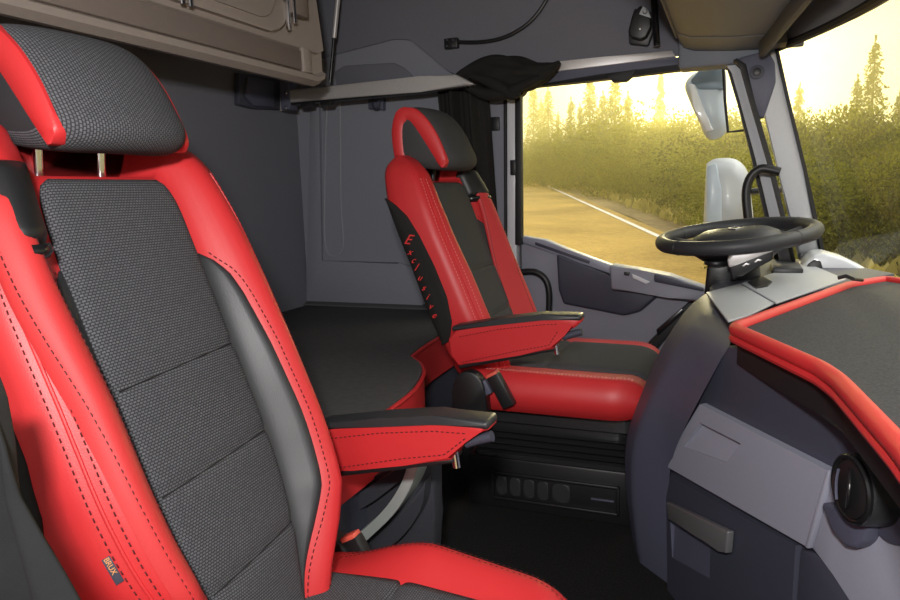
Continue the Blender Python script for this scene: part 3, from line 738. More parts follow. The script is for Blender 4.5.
# lower bunk
bed = thing('bunk_mattress', (-1.1, 1.7, -.50), 'dark grey bunk mattress with red leather edge, between the seats and rear wall', 'mattress')
edge = [(-.80, 2.262), (-.80, 1.85), (-.778, 1.62), (-.755, 1.575), (-.715, 1.53), (-.676, 1.46), (-.650, 1.38), (-.632, 1.30), (-.624, 1.20), (-.622, 1.10), (-.626, .80), (-.63, .20), (-.63, -.70)]
ed = crom([V((x, y, 0)) for x, y in edge], 5)
def bedpoly(z, inset=0.): return [V((p.x - inset, p.y, z)) for p in ed] + [V((-1.545, -.70, z)), V((-1.545, 2.262, z))]
prism('top_cover', bedpoly(-.428, .006), (0, 0, .012), 'bedtop', bed, .004)
prism('red_border', bedpoly(-.535), (0, 0, .108), 'red', bed, .004)
tube('border_piping', [V((p.x, p.y, -.422)) for p in ed], .005, 'red', bed, 8)
bb = thing('bunk_box', (-1.1, 1.7, -.80), 'dark plastic box that carries the bunk mattress behind the seats', 'bed base')
prism('box_body', [V((p.x - .02, p.y, -.797)) for p in ed] + [V((-1.545, -.70, -.797)), V((-1.545, 2.262, -.797))], (0, 0, .260), 'dashdark', bb, .006)

# moulded storage box with curved silver handle beside the passenger seat
sbx = thing('storage_box', (-.58, 1.2, -.80), 'dark moulded storage bin with curved silver handle, behind the nearest seat armrest', 'storage box')
YB = 1.10
def arcs(pts, n=6): return crom([PY(a, b, YB) for a, b in pts], n)
o1 = arcs([(436, 452), (432, 480), (420, 505), (402, 525), (380, 545), (352, 572)])
prism('lower_shell', [PY(a, b, YB) for a, b in ((318, 520), (332, 492), (380, 474), (428, 448), (434, 462), (434, 520), (433, 570), (330, 600), (318, 590))], (0, .045, 0), 'binplastic', sbx, .010, 3)
prism('upper_rim', arcs([(316, 528), (332, 508), (365, 488), (405, 462), (420, 450)], 4) + arcs([(424, 460), (408, 474), (382, 494), (350, 516), (318, 560)], 4), (0, -.03, 0), 'binplastic', sbx, .006)
prism('curved_handle', arcs([(431, 452), (424, 474), (408, 500), (385, 523), (352, 552)], 4) + arcs([(334, 559), (332, 546), (352, 535), (378, 516), (400, 494), (414, 472), (421, 452)], 4), (0, -.055, 0), 'alugreen', sbx, .005, 3)
prism('front_bulge', arcs([(432, 474), (428, 500), (412, 526), (385, 550), (360, 575)], 4) + [PY(a, b, YB) for a, b in ((330, 590), (345, 566), (370, 548), (396, 522), (418, 494))], (0, -.03, 0), 'binplastic', sbx, .006)
disc('bolt', PY(337, 552, YB - .056), (0, -1, 0), .008, .004, 'black', sbx, .001, 14)

# ------------------------------------------------------------------ dashboard
db = thing('dashboard', (.1, 1.3, -.8), 'slate grey dashboard body wrapping from the steering wheel towards the engine console', 'dashboard')
S = [((748, 268), 1.85), ((726, 280), 1.70), ((705, 292), 1.58), ((687, 303), 1.53), ((665, 335), 1.50), ((650, 365), 1.50), ((635, 405), 1.50), ((621, 440), 1.50), ((624, 500), 1.50), ((636, 565), 1.50), ((640, 575), 1.50)]
C = [((775, 278), 1.62), ((738, 291), 1.45), ((716, 300), 1.40), ((699, 316), 1.38), ((681, 340), 1.37), ((664, 370), 1.36), ((646, 405), 1.38), ((631, 445), 1.42), ((631, 503), 1.43), ((640, 566), 1.43), ((643, 577), 1.43)]
Mm = [((800, 290), 1.48), ((762, 308), 1.26), ((742, 325), 1.19), ((728, 347), 1.185), ((708, 383), 1.21), ((690, 417), 1.25), ((671, 455), 1.33), ((668, 490), 1.35), ((668, 535), 1.36), ((668, 580), 1.365), ((668, 590), 1.37)]
cols = [[PY(p[0], p[1], y) for p, y in col] for col in (S, C, Mm)]
for ci, ri, zz in ((0, 0, -.228), (1, 0, -.230), (2, 0, -.236), (0, 1, -.228), (1, 1, -.230), (2, 1, -.236), (2, 2, -.240), (1, 2, -.233)):
    p = (S, C, Mm)[ci][ri][0]; cols[ci][ri] = PZ(p[0], p[1], zz)
hid = [V((.30, 2.10, p.z)) if i < 2 else V((.10, p.y + .22, p.z)) for i, p in enumerate(cols[0])]
bm = bmesh.new(); G = [[bm.verts.new(p) for p in col] for col in [hid] + cols]
ca = bm.edges.layers.float.new('crease_edge')
for a in range(3):
    for i in range(len(S) - 1): bm.faces.new((G[a][i], G[a + 1][i], G[a + 1][i + 1], G[a][i + 1]))
for a, w in ((2, .92), (3, 1.), (1, .45)):
    for i in range(len(S) - 1):
        e = bm.edges.get((G[a][i], G[a][i + 1]))
        if e: e[ca] = w
o = fin('side_cowl', bm, 'dash', db, 2)
md = o.modifiers.new('s', 'SUBSURF'); md.levels = 2; md.render_levels = 3
# console face plane
FA = V((.02, 1.15, 0)); FD = V((.23, -.40, 0)).normalized(); FN = V((-.40, -.23, 0)).normalized()
def onF(a, b, off=0.): return PP(a, b, FA + FN * off, FN)
k = onF(728, 345)
face = [V((-.105, 1.367, -.80)), V((-.098, 1.355, -.60)), onF(670, 455), onF(708, 383), onF(728, 345), FA + FD * .12 + V((0, 0, -.245)), FA + FD * .60 + V((0, 0, -.245)), FA + FD * .60 + V((0, 0, -.80))]
face = [V((p.x, p.y, p.z)) for p in face]
prism('console_body', face, -FN * .25 , 'dashdark', db, .004)
tp_ = [V((.015, 1.21, -.262)), V((.25, 1.74, -.262)), V((.34, 1.92, -.262)), V((.46, 1.3, -.262)), V((.49, .4, -.262)), V((.22, .6, -.262)), V((.16, .88, -.262))]
prism('console_top', tp_, (0, 0, .02), 'dashdark', db, .003)
# top panels, windscreen daylight painted in as a paler grey
prism('top_panel', [PZ(a, b, -.221) for a, b in ((741, 285), (806, 264), (846, 281), (776, 305))], (0, 0, .005), 'daylittop', db, .003)
prism('front_top_panel', [PZ(a, b, -.2235) for a, b in ((706, 294), (740, 285), (774, 305), (748, 317), (728, 323))], (0, 0, .004), 'daylittop', db, .0015)
prism('rear_top', [V((-.045, 1.60, -.232)), V((.0, 1.30, -.232)), V((.22, 1.70, -.232)), V((.36, 1.92, -.232)), V((.24, 2.24, -.232)), V((.02, 2.24, -.232))], (0, 0, .012), 'dashdark', db, .003)
prism('panel_latch', [PZ(a, b, -.2165) for a, b in ((748, 283), (762, 277), (772, 283), (768, 287), (756, 289))], (0, 0, .004), 'black', db, .001)
hd_ = prism('instrument_hood', [V((x, 2.02, z)) for x, z in ((.165, -.235), (.178, -.205), (.197, -.186), (.222, -.182), (.27, -.197), (.325, -.226), (.335, -.242))], (0, .15, 0), 'white', db, .012, 3)
prism('hood_opening', [V((x, 2.012, z)) for x, z in ((.172, -.235), (.183, -.210), (.197, -.198), (.212, -.202), (.222, -.235))], (0, .02, 0), 'black', hd_, .003)
tube('sensor_wire', [PZ(838, 278, -.20), PZ(846, 276, -.195), PZ(853, 279, -.20), PZ(862, 280, -.21)], .004, 'black', db, 8)

def fprism(name, px, off, d, m, parent, bev=.004, seg=2):
    return prism(name, [onF(a, b, off) for a, b in px], FN * d, m, parent, bev, seg)
def rpanel(name, outer, inner, th, depth, m, m2, parent):
    """panel with a rectangular finger recess"""
    bm = bmesh.new(); O = [onF(a, b, .001) for a, b in outer]; I = [onF(a, b, .001) for a, b in inner]
    b0 = [bm.verts.new(p) for p in O]; f0 = [bm.verts.new(p + FN * th + (sum(O, V((0, 0, 0))) / 4 - p) * .012) for p in O]; g0 = [bm.verts.new(p + FN * th) for p in I]
    for i in range(4):
        j = (i + 1) % 4
        bm.faces.new((b0[i], b0[j], f0[j], f0[i])); bm.faces.new((f0[i], f0[j], g0[j], g0[i]))
    o = fin(name, bm, m, parent, True)
    bm = bmesh.new(); g1 = [bm.verts.new(p + FN * th) for p in I]; r0 = [bm.verts.new(p + FN * (th - dd)) for p, dd in zip(I, (depth, depth, depth * .15, depth * .15))]
    for i in range(4):
        j = (i + 1) % 4; bm.faces.new((g1[i], g1[j], r0[j], r0[i]))
    bm.faces.new(r0); fin('finger_recess', bm, m2, o, True)
    return o
dr = rpanel('upper_drawer', ((706, 403), (840, 471), (814, 546), (668, 464)), ((706, 422), (748, 443), (733, 462), (690, 446)), .012, .012, 'dashlight', 'dashlight', db)
fl = rpanel('lower_flap', ((669, 472), (802, 545), (796, 640), (671, 610)), ((674, 518), (715, 540), (714, 578), (676, 557)), .008, .010, 'dashdark', 'dash', db)
fprism('flap_handle', ((672, 501), (735, 531), (733, 553), (726, 551), (711, 542), (704, 535), (674, 519)), .012, .013, 'handle', fl, .003, 3)
fprism('corner_flap', ((805, 548), (820, 552), (842, 572), (860, 600), (870, 640), (798, 640)), .001, .008, 'dashdark', db, .004)
fprism('side_panel', ((842, 470), (905, 498), (930, 540), (940, 660), (872, 640), (862, 600), (842, 570), (819, 549)), .001, .012, 'dashlight', db, .005, 3)
fprism('panel_edge', ((838, 468), (842, 470), (819, 548), (815, 546)), .002, .016, 'dashlight', db, .002)
# round air vent
vt = thing('air_vent', tuple(onF(860, 482)), 'round black swivelling air vent with glossy ring below the red edged mat', 'air vent')
vc = onF(892, 490, .0)
VN = V((-.93, -.36, .05)).normalized()
disc('vent_housing', vc + V((.012, -.008, -.006)), VN, .050, .022, 'dash', vt, .010, 28)
fprism('housing_skirt', ((838, 500), (880, 520), (898, 500), (893, 520), (884, 540), (875, 547), (864, 545), (850, 530)), .004, .026, 'dash', vt, .008, 3)
bz = disc('vent_barrel', vc, VN, .041, .045, 'blackleather', vt, .006, 32)
u_ = VN.cross(V((0, 0, 1))).normalized(); fc_ = vc + VN * .046
tube('glossy_ring', [fc_ + (u_ * math.cos(q) + V((0, 0, 1)) * math.sin(q)) * .0365 for q in [2 * math.pi * j / 36 for j in range(36)]], .0038, 'blackgloss', vt, 8, closed=True)
disc('vent_disc', fc_ - VN * .002, VN, .033, .004, 'black', vt, .001, 28)
dv = disc('vent_flap', fc_ - VN * .0 + u_ * .004, (VN + u_ * .5), .024, .003, 'blackgloss', vt, .001, 24)
tube('flap_rib', [fc_ + VN * .010 + u_ * .002 + V((0, 0, t)) + u_ * (.012 * math.cos(t * 40)) for t in (-.018, -.010, 0, .010, .019)], .0016, 'dash', vt, 6)

# mat tray with red padded edge
mt = thing('dashboard_mat', (.3, 1.2, -.23), 'speckled charcoal mat with padded red leather edge, on top of the engine console', 'mat')
mz = -.238
mp_ = [(.004, 1.165), (.236, 1.71), (.325, 1.83), (.40, 1.70), (.46, 1.2), (.48, .5), (.48, -.3), (.20, -.3), (.145, .50), (.138, .66), (.118, .87), (.105, .93)]
mp_ = [V((x, y, mz)) for x, y in mp_]
prism('mat_surface', mp_, (0, 0, .012), 'mattop', mt, .002)
prism('tray_side', [V((p.x + .006, p.y, -.285)) for p in mp_], (0, 0, .045), 'rubber', mt, .004)
def rnd(pts, r=.02, k=4):
    out = []; n = len(pts)
    for i in range(n):
        a, b, c_ = pts[i - 1], pts[i], pts[(i + 1) % n]; d1 = (a - b); d2 = (c_ - b); q = min(r, d1.length * .4, d2.length * .4)
        p0 = b + d1.normalized() * q; p1 = b + d2.normalized() * q
        for j in range(k + 1): t = j / k; out.append(p0 * (1 - t) ** 2 + b * 2 * t * (1 - t) + p1 * t * t)
    return out
pr_ = rnd(mp_)
tube('padded_edge', [p + V((0, 0, .012)) for p in pr_], .0108, 'red', mt, 12, closed=True)
tube('lower_welt', [p + V((-.004 if p.x < .3 else .004, -.002, -.0015)) for p in pr_], .0062, 'red', mt, 8, closed=True)

# steering wheel and column
sw = thing('steering_wheel', (0, 1.78, -.125), 'dark grey steering wheel with padded hub, standing over the dashboard', 'steering wheel')
wc = V((.006, 1.76, -.117)); wn = V((-.09, -.085, .99)).normalized(); wu = V((1, 0, .09)).normalized(); wu = (wu - wn * wu.dot(wn)).normalized(); wv = wn.cross(wu)
def W(u, v, h=0): return wc + wu * u + wv * v + wn * h
R = .167
tube('rim', [W(R * math.cos(t), R * math.sin(t)) for t in [2 * math.pi * j / 64 for j in range(64)]], .0165, 'wheel', sw, 14, closed=True)
hub = []
for k, (rr, h) in enumerate([(.02, -.055), (.075, -.052), (.095, -.035), (.098, -.015), (.090, .002), (.07, .012), (.03, .016)]):
    hub.append([W(rr * 1.05 * math.copysign(abs(math.cos(t)) ** .8, math.cos(t)), rr * .85 * math.copysign(abs(math.sin(t)) ** .8, math.sin(t)), h) for t in [2 * math.pi * j / 32 for j in range(32)]])
hb = rings_mesh('hub_pad', hub, 'wheel', sw)
q = W(0, 0, .0175)
prism('badge', [W(a, b, .015) for a, b in ((-.018, 0), (0, .024), (.018, 0), (0, -.024))], wn * .004, 'chrome', hb, .001)
prism('badge_centre', [W(a, b, .0185) for a, b in ((-.008, 0), (0, .011), (.008, 0), (0, -.011))], wn * .0015, 'wheel', hb, .0003)
for a in (200, 340, 20, 160):
    t = math.radians(a); bm = bmesh.new()
    add_tube(bm, [W(.07 * math.cos(t), .06 * math.sin(t), -.02), W(.12 * math.cos(t), .115 * math.sin(t), -.015), W(R * math.cos(t), R * math.sin(t), -.003)], [.026, .018, .015], 10, flat=.5)
    fin('spoke', bm, 'wheel', sw)
for t0 in (.6, 2.5, 3.9, 5.5):
    p = W(R * math.cos(t0), R * math.sin(t0)); tt = (wv * math.cos(t0) - wu * math.sin(t0)); rad = (wu * math.cos(t0) + wv * math.sin(t0))
    tube('rim_seam', [p + (rad * math.cos(q) + wn * math.sin(q)) * .0167 for q in [2 * math.pi * j / 16 for j in range(16)]], .0006, 'black', sw, 5, closed=True)
sc_ = thing('steering_column', (.01, 1.80, -.25), 'black steering column with silver topped control box under the wheel', 'steering column')
tube('shaft', [W(0, 0, -.03), W(.0, .02, -.16)], [.045, .05], 'black', sc_, 20)
prism('shroud', [PY(a, b, 1.72) for a, b in ((707, 266), (712, 259), (730, 256), (736, 268), (736, 288), (704, 296))], (0, .10, 0), 'blackgloss', sc_, .006, 3)
disc('shroud_cap', PY(716, 265, 1.70), (0, 0, 1), .026, .010, 'black', sc_, .003, 20)
bxp = [PY(a, b, 1.61) for a, b in ((727, 262), (733, 256), (769, 245), (774, 249), (773, 260), (742, 276), (732, 280))]
prism('control_box', bxp, (0, .10, 0), 'black', sc_, .005, 3)
prism('silver_cover', [PY(a, b, 1.605) for a, b in ((727, 260), (733, 253), (770, 241), (775, 245), (774, 251), (737, 265), (729, 268))], (0, .11, 0), 'alu', sc_, .004, 3)
for a, b in ((742, 256), (754, 252)):
    prism('arrow_mark', [PY(a + x, b + y + 8, 1.607) for x, y in ((0, 2), (4, -1), (8, 0), (6, 1.2), (4, .4), (2, 2.6))], (0, .004, 0), 'alu', sc_, .0003)
box('column_bracket', (.09, 1.86, -.225), (.16, 1.98, -.203), 'black', sc_, .006)

# ------------------------------------------------------------------ curtains
def cloth(name, f, nu, nv, th, m, parent=None):
    bm = bmesh.new(); A = [[f(i / nu, j / nv) for j in range(nv + 1)] for i in range(nu + 1)]
    F_ = [[bm.verts.new(p) for p in r] for r in A]; B2 = [[bm.verts.new(p + V((0, th, 0))) for p in r] for r in A]
    for i in range(nu):
        for j in range(nv):
            bm.faces.new((F_[i][j], F_[i + 1][j], F_[i + 1][j + 1], F_[i][j + 1])); bm.faces.new((B2[i][j], B2[i][j + 1], B2[i + 1][j + 1], B2[i + 1][j]))
    for i in range(nu):
        bm.faces.new((F_[i][0], B2[i][0], B2[i + 1][0], F_[i + 1][0])); bm.faces.new((F_[i][nv], F_[i + 1][nv], B2[i + 1][nv], B2[i][nv]))
    for j in range(nv):
        bm.faces.new((F_[0][j], F_[0][j + 1], B2[0][j + 1], B2[0][j])); bm.faces.new((F_[nu][j], B2[nu][j], B2[nu][j + 1], F_[nu][j + 1]))
    return fin(name, bm, m, parent, 2)
cur = thing('window_curtain', (-.8, 2.2, .3), 'black curtain hanging behind the driver seat, its top bundled over the rail', 'curtain')
def cf(u, v):
    zt, zb_ = .37, -.42
    l = interp([(0, 440), (.25, 443), (.5, 447), (1, 455)], v); r = interp([(0, 488), (.15, 490), (.35, 493), (.6, 497), (1, 500)], v)
    x0 = PY(l, 200, 2.2).x; x1 = PY(r, 200, 2.2).x
    x = x0 + (x1 - x0) * u
    y = 2.20 + .022 * math.sin(u * 15 + v * 1.2) + .010 * math.sin(u * 33 + 2 * v) 
    return V((x, y, zt + (zb_ - zt) * v))
cloth('curtain_drop', cf, 44, 40, .004, 'blackcloth', cur)
# bundled top: overlapping rolls of cloth
sm_ = [(448, 92, .012), (462, 80, .030), (480, 74, .045), (500, 74, .056), (520, 76, .052), (538, 74, .036), (552, 68, .018), (560, 62, .006)]
rings = []
P_ = [(PY(a, b, 2.215), r) for a, b, r in sm_]
cp_ = crom([p for p, r in P_], 6); rr_ = crom([V((r, 0, 0)) for p, r in P_], 6)
for i, (p, r) in enumerate(zip(cp_, rr_)):
    t = (cp_[min(i + 1, len(cp_) - 1)] - cp_[max(i - 1, 0)]).normalized(); u = V((0, 1, 0)); w = t.cross(u).normalized(); ring = []
    for q in range(36):
        a = 2 * math.pi * q / 36; rad = r.x * (1 + .10 * math.sin(5 * a + i * .22) + .07 * math.sin(9 * a - i * .3))
        ring.append(p + u * (math.cos(a) * min(rad, .062)) * .9 + w * math.sin(a) * rad)
    rings.append(ring)
rings_mesh('bundled_top', rings, 'blackcloth', cur)
tube('bundle_fold', crom([PY(a, b, 2.16) for a, b in ((462, 84), (478, 92), (492, 95), (508, 93), (522, 86), (540, 78))], 6), [.010 + .010 * math.sin(math.pi * k / 30) for k in range(31)], 'blackcloth', cur, 10)
tube('bundle_fold', crom([PY(a, b, 2.155) for a, b in ((470, 76), (485, 80), (500, 88), (512, 95), (520, 92))], 6), [.008 + .012 * math.sin(math.pi * k / 24) for k in range(25)], 'blackcloth', cur, 10)
cu2 = thing('side_cloth', (-.5, .31, -.4), 'charcoal cloth hanging in folds beside the nearest seat, at its outer bolster', 'cloth')
def cg(u, v):
    le = interp([(0, -60), (1, -60)], v); ri = interp([(0, -2), (.08, 8), (.25, 20), (.45, 29), (.62, 45), (1, 84)], v); py = 380 + 250 * v
    p = PY(le + (ri - le) * u, py, .33)
    return p + V((0, .010 * math.sin(u * 17 + v * 3) - .004, 0))
cloth('cloth_drop', cg, 50, 24, .003, 'charcoalcloth', cu2)

# ------------------------------------------------------------------ mirrors outside
def mirror(name, pts, yc_, d, label, m):
    r = thing(name, tuple(PY(pts[0][0], pts[0][1], yc_)), label, 'mirror'); cx = sum(p[0] for p in pts) / len(pts); cy = sum(p[1] for p in pts) / len(pts)
    prof = [(0., .55), (.12, .85), (.35, 1.), (.8, 1.), (1., .96)]
    ol = crom([V((a, b, 0)) for a, b in pts] + [V((pts[0][0], pts[0][1], 0))], 5)[:-1]
    rings = []
    for t, s in prof: rings.append([PY(cx + (p.x - cx) * s, cy + (p.y - cy) * s, yc_) + V((0, d * t, 0)) for p in ol])
    rings_mesh('housing', rings, m, r); return r
mu = mirror('wide_angle_mirror', [(700, 68), (724, 65), (726, 100), (726, 130), (708, 138), (698, 120), (688, 98), (684, 84), (690, 74)], 2.70, .12, 'upper pale blue outside mirror tilted beside the windscreen pillar', 'mirror')
prism('inset_panel', [PY(a, b, 2.695) for a, b in ((688, 84), (695, 84), (706, 118), (714, 130), (705, 132), (694, 108))], (0, .02, 0), 'white', mu, .006)
prism('top_cap', [PY(a, b, 2.697) for a, b in ((700, 69), (723, 66), (724, 90), (698, 90), (690, 80))], (0, .02, 0), 'mirrordark', mu, .008)
ml_ = mirror('main_mirror', [(706, 163), (716, 158), (736, 159), (748, 172), (752, 200), (752, 232), (728, 236), (705, 234), (704, 200)], 2.70, .14, 'lower silver grey outside mirror behind the steering wheel rim', 'silverpaint')
prism('edge_plate', [PY(a, b, 2.695) for a, b in ((706, 166), (716, 162), (722, 190), (722, 232), (706, 232))], (0, .02, 0), 'mirror', ml_, .008)
arm_ = thing('mirror_arm', (.0, 2.72, .3), 'thin black mirror arm bent at a right angle next to the upper mirror', 'mirror arm')
tube('rod', [PY(723, 62, 2.64), PY(725, 100, 2.64), PY(728, 132, 2.64), PY(746, 130, 2.64), PY(752, 134, 2.50)], .005, 'black', arm_, 8)
tube('upper_tube', [PY(716, 52, 2.62), PY(712, 72, 2.74)], .010, 'black', arm_, 8)
tube('lower_tube', [PY(790, 190, 2.55), PY(770, 190, 2.7), PY(745, 192, 2.78)], .012, 'black', arm_, 8)

# ------------------------------------------------------------------ outdoors
RD = ray(475, 153).normalized(); GN = RD.cross(V((-RD.y, RD.x, 0))).normalized()
if GN.z < 0: GN = -GN
GO = GN * -2.0
SIDE = V((RD.y, -RD.x, 0)).normalized()                      # points away from the road, to the right of it
if SIDE.x < 0: SIDE = -SIDE
def G_(s, t, h=0.): return GO + SIDE * s + RD * t + GN * h   # s across, t along the road
def gpix(a, b): r = ray(a, b); return r * (GN.dot(GO) / GN.dot(r))
def slab(name, s0, s1, h, m, t0=-40, t1=220, d=.05, n=60, wob=0.):
    bm = bmesh.new(); A, B = [], []
    for k in range(n + 1):
        t = t0 + (t1 - t0) * k / n
        A.append(bm.verts.new(G_(s0 + wob * noise.noise(V((t * .4, s0, 0))), t, h))); B.append(bm.verts.new(G_(s1 + wob * noise.noise(V((t * .3, s1, 5))), t, h)))
    for k in range(n): bm.faces.new((A[k], A[k + 1], B[k + 1], B[k]))
    return fin(name, bm, m, None, True)
def ground_mat(name, c1, c2, scale, bump=.3):
    m = bpy.data.materials.new(name); m.use_nodes = True; nt = m.node_tree; N = nt.nodes; L_ = nt.links; b = N['Principled BSDF']
    b.inputs['Roughness'].default_value = .8
    tc = N.new('ShaderNodeTexCoord'); n1 = N.new('ShaderNodeTexNoise'); n1.inputs['Scale'].default_value = scale; n1.inputs['Detail'].default_value = 8; n1.inputs['Roughness'].default_value = .7
    n2 = N.new('ShaderNodeTexNoise'); n2.inputs['Scale'].default_value = scale * .06; n2.inputs['Detail'].default_value = 3
    ad = N.new('ShaderNodeMath'); ad.operation = 'ADD'; L_.new(tc.outputs['Object'], n1.inputs[0]); L_.new(tc.outputs['Object'], n2.inputs[0])
    L_.new(n1.outputs['Fac'], ad.inputs[0]); L_.new(n2.outputs['Fac'], ad.inputs[1])
    cr = N.new('ShaderNodeValToRGB'); cr.color_ramp.elements[0].position = .75; cr.color_ramp.elements[1].position = 1.25 if False else 1.0
    cr.color_ramp.elements[0].position = .38; cr.color_ramp.elements[1].position = .62
    ml = N.new('ShaderNodeMath'); ml.operation = 'MULTIPLY'; ml.inputs[1].default_value = .5; L_.new(ad.outputs[0], ml.inputs[0]); L_.new(ml.outputs[0], cr.inputs[0])
    cr.color_ramp.elements[0].color = (*c1, 1); cr.color_ramp.elements[1].color = (*c2, 1); L_.new(cr.outputs[0], b.inputs['Base Color'])
    bp = N.new('ShaderNodeBump'); bp.inputs['Strength'].default_value = bump; bp.inputs['Distance'].default_value = .05; L_.new(n1.outputs['Fac'], bp.inputs['Height']); L_.new(bp.outputs[0], b.inputs['Normal'])
    return m
p_line = gpix(655, 235); s_line = (p_line - GO).dot(SIDE)
p_tree = gpix(700, 215); s_tree = (p_tree - GO).dot(SIDE)
struct(slab('ground', -120, 160, -.05, ground_mat('verge_soil', (.10, .085, .03), (.30, .24, .08), 2.5)))
struct(slab('road', s_line - 9, s_line + .35, .0, ground_mat('warm_asphalt', (.30, .18, .030), (.56, .36, .075), 9., .6)))
struct(slab('road_marking', s_line - .07, s_line + .07, .012, mat('road_paint', (.85, .80, .66), .6, var=.1, vscale=3)))
struct(slab('road_shoulder', s_line + .35, s_tree - .6, -.01, ground_mat('gravel_shoulder', (.12, .075, .03), (.42, .30, .12), 5., 1.), wob=.4))
def leafmat(name, c, tr=.35):
    m = bpy.data.materials.new(name); m.use_nodes = True; nt = m.node_tree; N = nt.nodes; L_ = nt.links
    b = N['Principled BSDF']; b.inputs['Roughness'].default_value = .7
    o = N['Material Output']; tl = N.new('ShaderNodeBsdfTranslucent'); mx = N.new('ShaderNodeMixShader'); mx.inputs[0].default_value = tr
    gi = N.new('ShaderNodeNewGeometry'); cr = N.new('ShaderNodeMix'); cr.data_type = 'RGBA'; cr.inputs[6].default_value = (*[x * .6 for x in c], 1); cr.inputs[7].default_value = (*[min(1, x * 1.5) for x in c], 1)
    L_.new(gi.outputs['Random Per Island'], cr.inputs[0]); L_.new(cr.outputs[2], b.inputs['Base Color']); L_.new(cr.outputs[2], tl.inputs[0])
    L_.new(b.outputs[0], mx.inputs[1]); L_.new(tl.outputs[0], mx.inputs[2]); L_.new(mx.outputs[0], o.inputs[0]); return m
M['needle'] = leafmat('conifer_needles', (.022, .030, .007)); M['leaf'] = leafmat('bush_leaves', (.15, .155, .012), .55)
M['leafdark'] = leafmat('dark_leaves', (.045, .050, .008), .35); M['grass'] = leafmat('dry_grass', (.40, .33, .09), .5)  # leafdark is a darker, less translucent bush leaf colour
M['bark'] = mat('bark', (.07, .05, .03), .9, var=.4, vscale=8, bump=.5, bscale=20)
def quads(name, items, m):
    vs, fs = [], []
    for (p, s, d) in items:
        a = V((random.gauss(0, 1), random.gauss(0, 1), random.gauss(0, 1))).normalized()
        u = (d + a * .5).normalized() * s; w = u.cross(a).normalized() * s * .42; k = len(vs)
        vs += [p - w * .4, p + u * .5 + w * .8 - w * 1.4, p + u, p + u * .5 + w]; fs.append((k, k + 1, k + 2, k + 3))
    me = bpy.data.meshes.new(name); me.from_pydata([tuple(v) for v in vs], [], fs); me.materials.append(M[m]); return me
def conifer_mesh(seed, n=5200, w=.17):
    random.seed(seed); it = []
    h = .05
    while h < .985:
        R_ = w * (1 - h) ** .85 * (.75 + .5 * random.random()) + .008; nb = random.randint(5, 8)
        for b in range(nb):
            a = random.random() * 6.283; r1 = R_ * random.uniform(.6, 1.15)
            for q in range(int(22 * (1.1 - h * .7))):
                t = random.random() ** .7; rr = r1 * t
                p = V((math.cos(a) * rr, math.sin(a) * rr, h - .22 * rr - .03 * t * t)); p += V((random.gauss(0, .007), random.gauss(0, .007), random.gauss(0, .004)))
                it.append((p, random.uniform(.010, .024), V((math.cos(a), math.sin(a), -.5))))
        h += .018
    for q in range(30): it.append((V((random.gauss(0, .003), random.gauss(0, .003), .96 + .05 * random.random())), .015, V((0, 0, 1))))
    return quads('conifer_foliage', it, 'needle')
def bush_mesh(seed, m, n=3800):
    random.seed(seed); it = []; lob = [(V((random.uniform(-.35, .35), random.uniform(-.3, .3), random.uniform(.3, .78))), random.uniform(.16, .32)) for _ in range(12)]
    for q in range(n):
        c_, r = random.choice(lob); d = V((random.gauss(0, 1), random.gauss(0, 1), random.gauss(0, 1))).normalized()
        p = c_ + d * r * random.uniform(.6, 1.08); p.z = abs(p.z); it.append((p, random.uniform(.018, .045), d))
    for q in range(n // 4):
        it.append((V((random.uniform(-.55, .55), random.uniform(-.4, .4), random.uniform(0, .4))), random.uniform(.02, .05), V((0, 0, 1))))
    return quads('bush_foliage', it, m)
bm = bmesh.new(); add_tube(bm, [V((0, 0, -.05)), V((.004, 0, .3)), V((0, .003, .7)), V((0, 0, .99))], [.016, .012, .007, .002], 8)
trunk_me = bpy.data.meshes.new('trunk'); bm.to_mesh(trunk_me); bm.free(); trunk_me.materials.append(M['bark'])
bm = bmesh.new()
for k in range(6):
    a = k * 1.05; add_tube(bm, [V((.02 * math.cos(a), .02 * math.sin(a), -.05)), V((.12 * math.cos(a), .12 * math.sin(a), .3)), V((.28 * math.cos(a), .25 * math.sin(a), .62))], [.018, .012, .005], 6)
stem_me = bpy.data.meshes.new('stem'); bm.to_mesh(stem_me); bm.free(); stem_me.materials.append(M['bark'])
CM = [conifer_mesh(11), conifer_mesh(12, w=.20), conifer_mesh(13, w=.13)]
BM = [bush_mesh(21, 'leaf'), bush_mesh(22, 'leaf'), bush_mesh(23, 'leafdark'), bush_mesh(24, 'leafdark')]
def plant(kind, name, px, pytop, t_dist, me, tme, label, cat, group, wid=1.):
    """foot on the ground at horizontal distance t_dist, top reaching picture row pytop"""
    r = ray(px, pytop); top = r * (t_dist / r.y)
    foot = V((top.x, top.y, 0)); foot.z = (GN.dot(GO) - GN.x * foot.x - GN.y * foot.y) / GN.z
    h = top.z - foot.z; root = thing(name, tuple(foot), label, cat, group)
    root.rotation_euler = (0, 0, random.random() * 6)
    f = bpy.data.objects.new('foliage', me); COL.objects.link(f); f.parent = root; f.scale = (h * wid, h * wid, h)
    s = bpy.data.objects.new('trunk' if kind == 'c' else 'stem', tme); COL.objects.link(s); s.parent = root; s.scale = (h * wid, h * wid, h)
    return root
LC = 'conifers beyond the road seen through the door window'
cl_ = [(548, 88, 48, 1, 1.), (558, 112, 50, 2, .9), (571, 98, 40, 0, 1.), (590, 78, 38, 1, 1.1), (603, 92, 36, 0, 1.), (615, 76, 34, 1, 1.1), (628, 92, 33, 0, 1.), (533, 84, 52, 0, 1.), (541, 100, 60, 2, 1.), (580, 104, 44, 2, 1.)]
for a, b, y, k, w in cl_:
    plant('c', 'conifer_tree', a, b, y, CM[k], trunk_me, 'hazy dark conifer in the group rising beyond the road, seen through the door window', 'tree', LC, w)
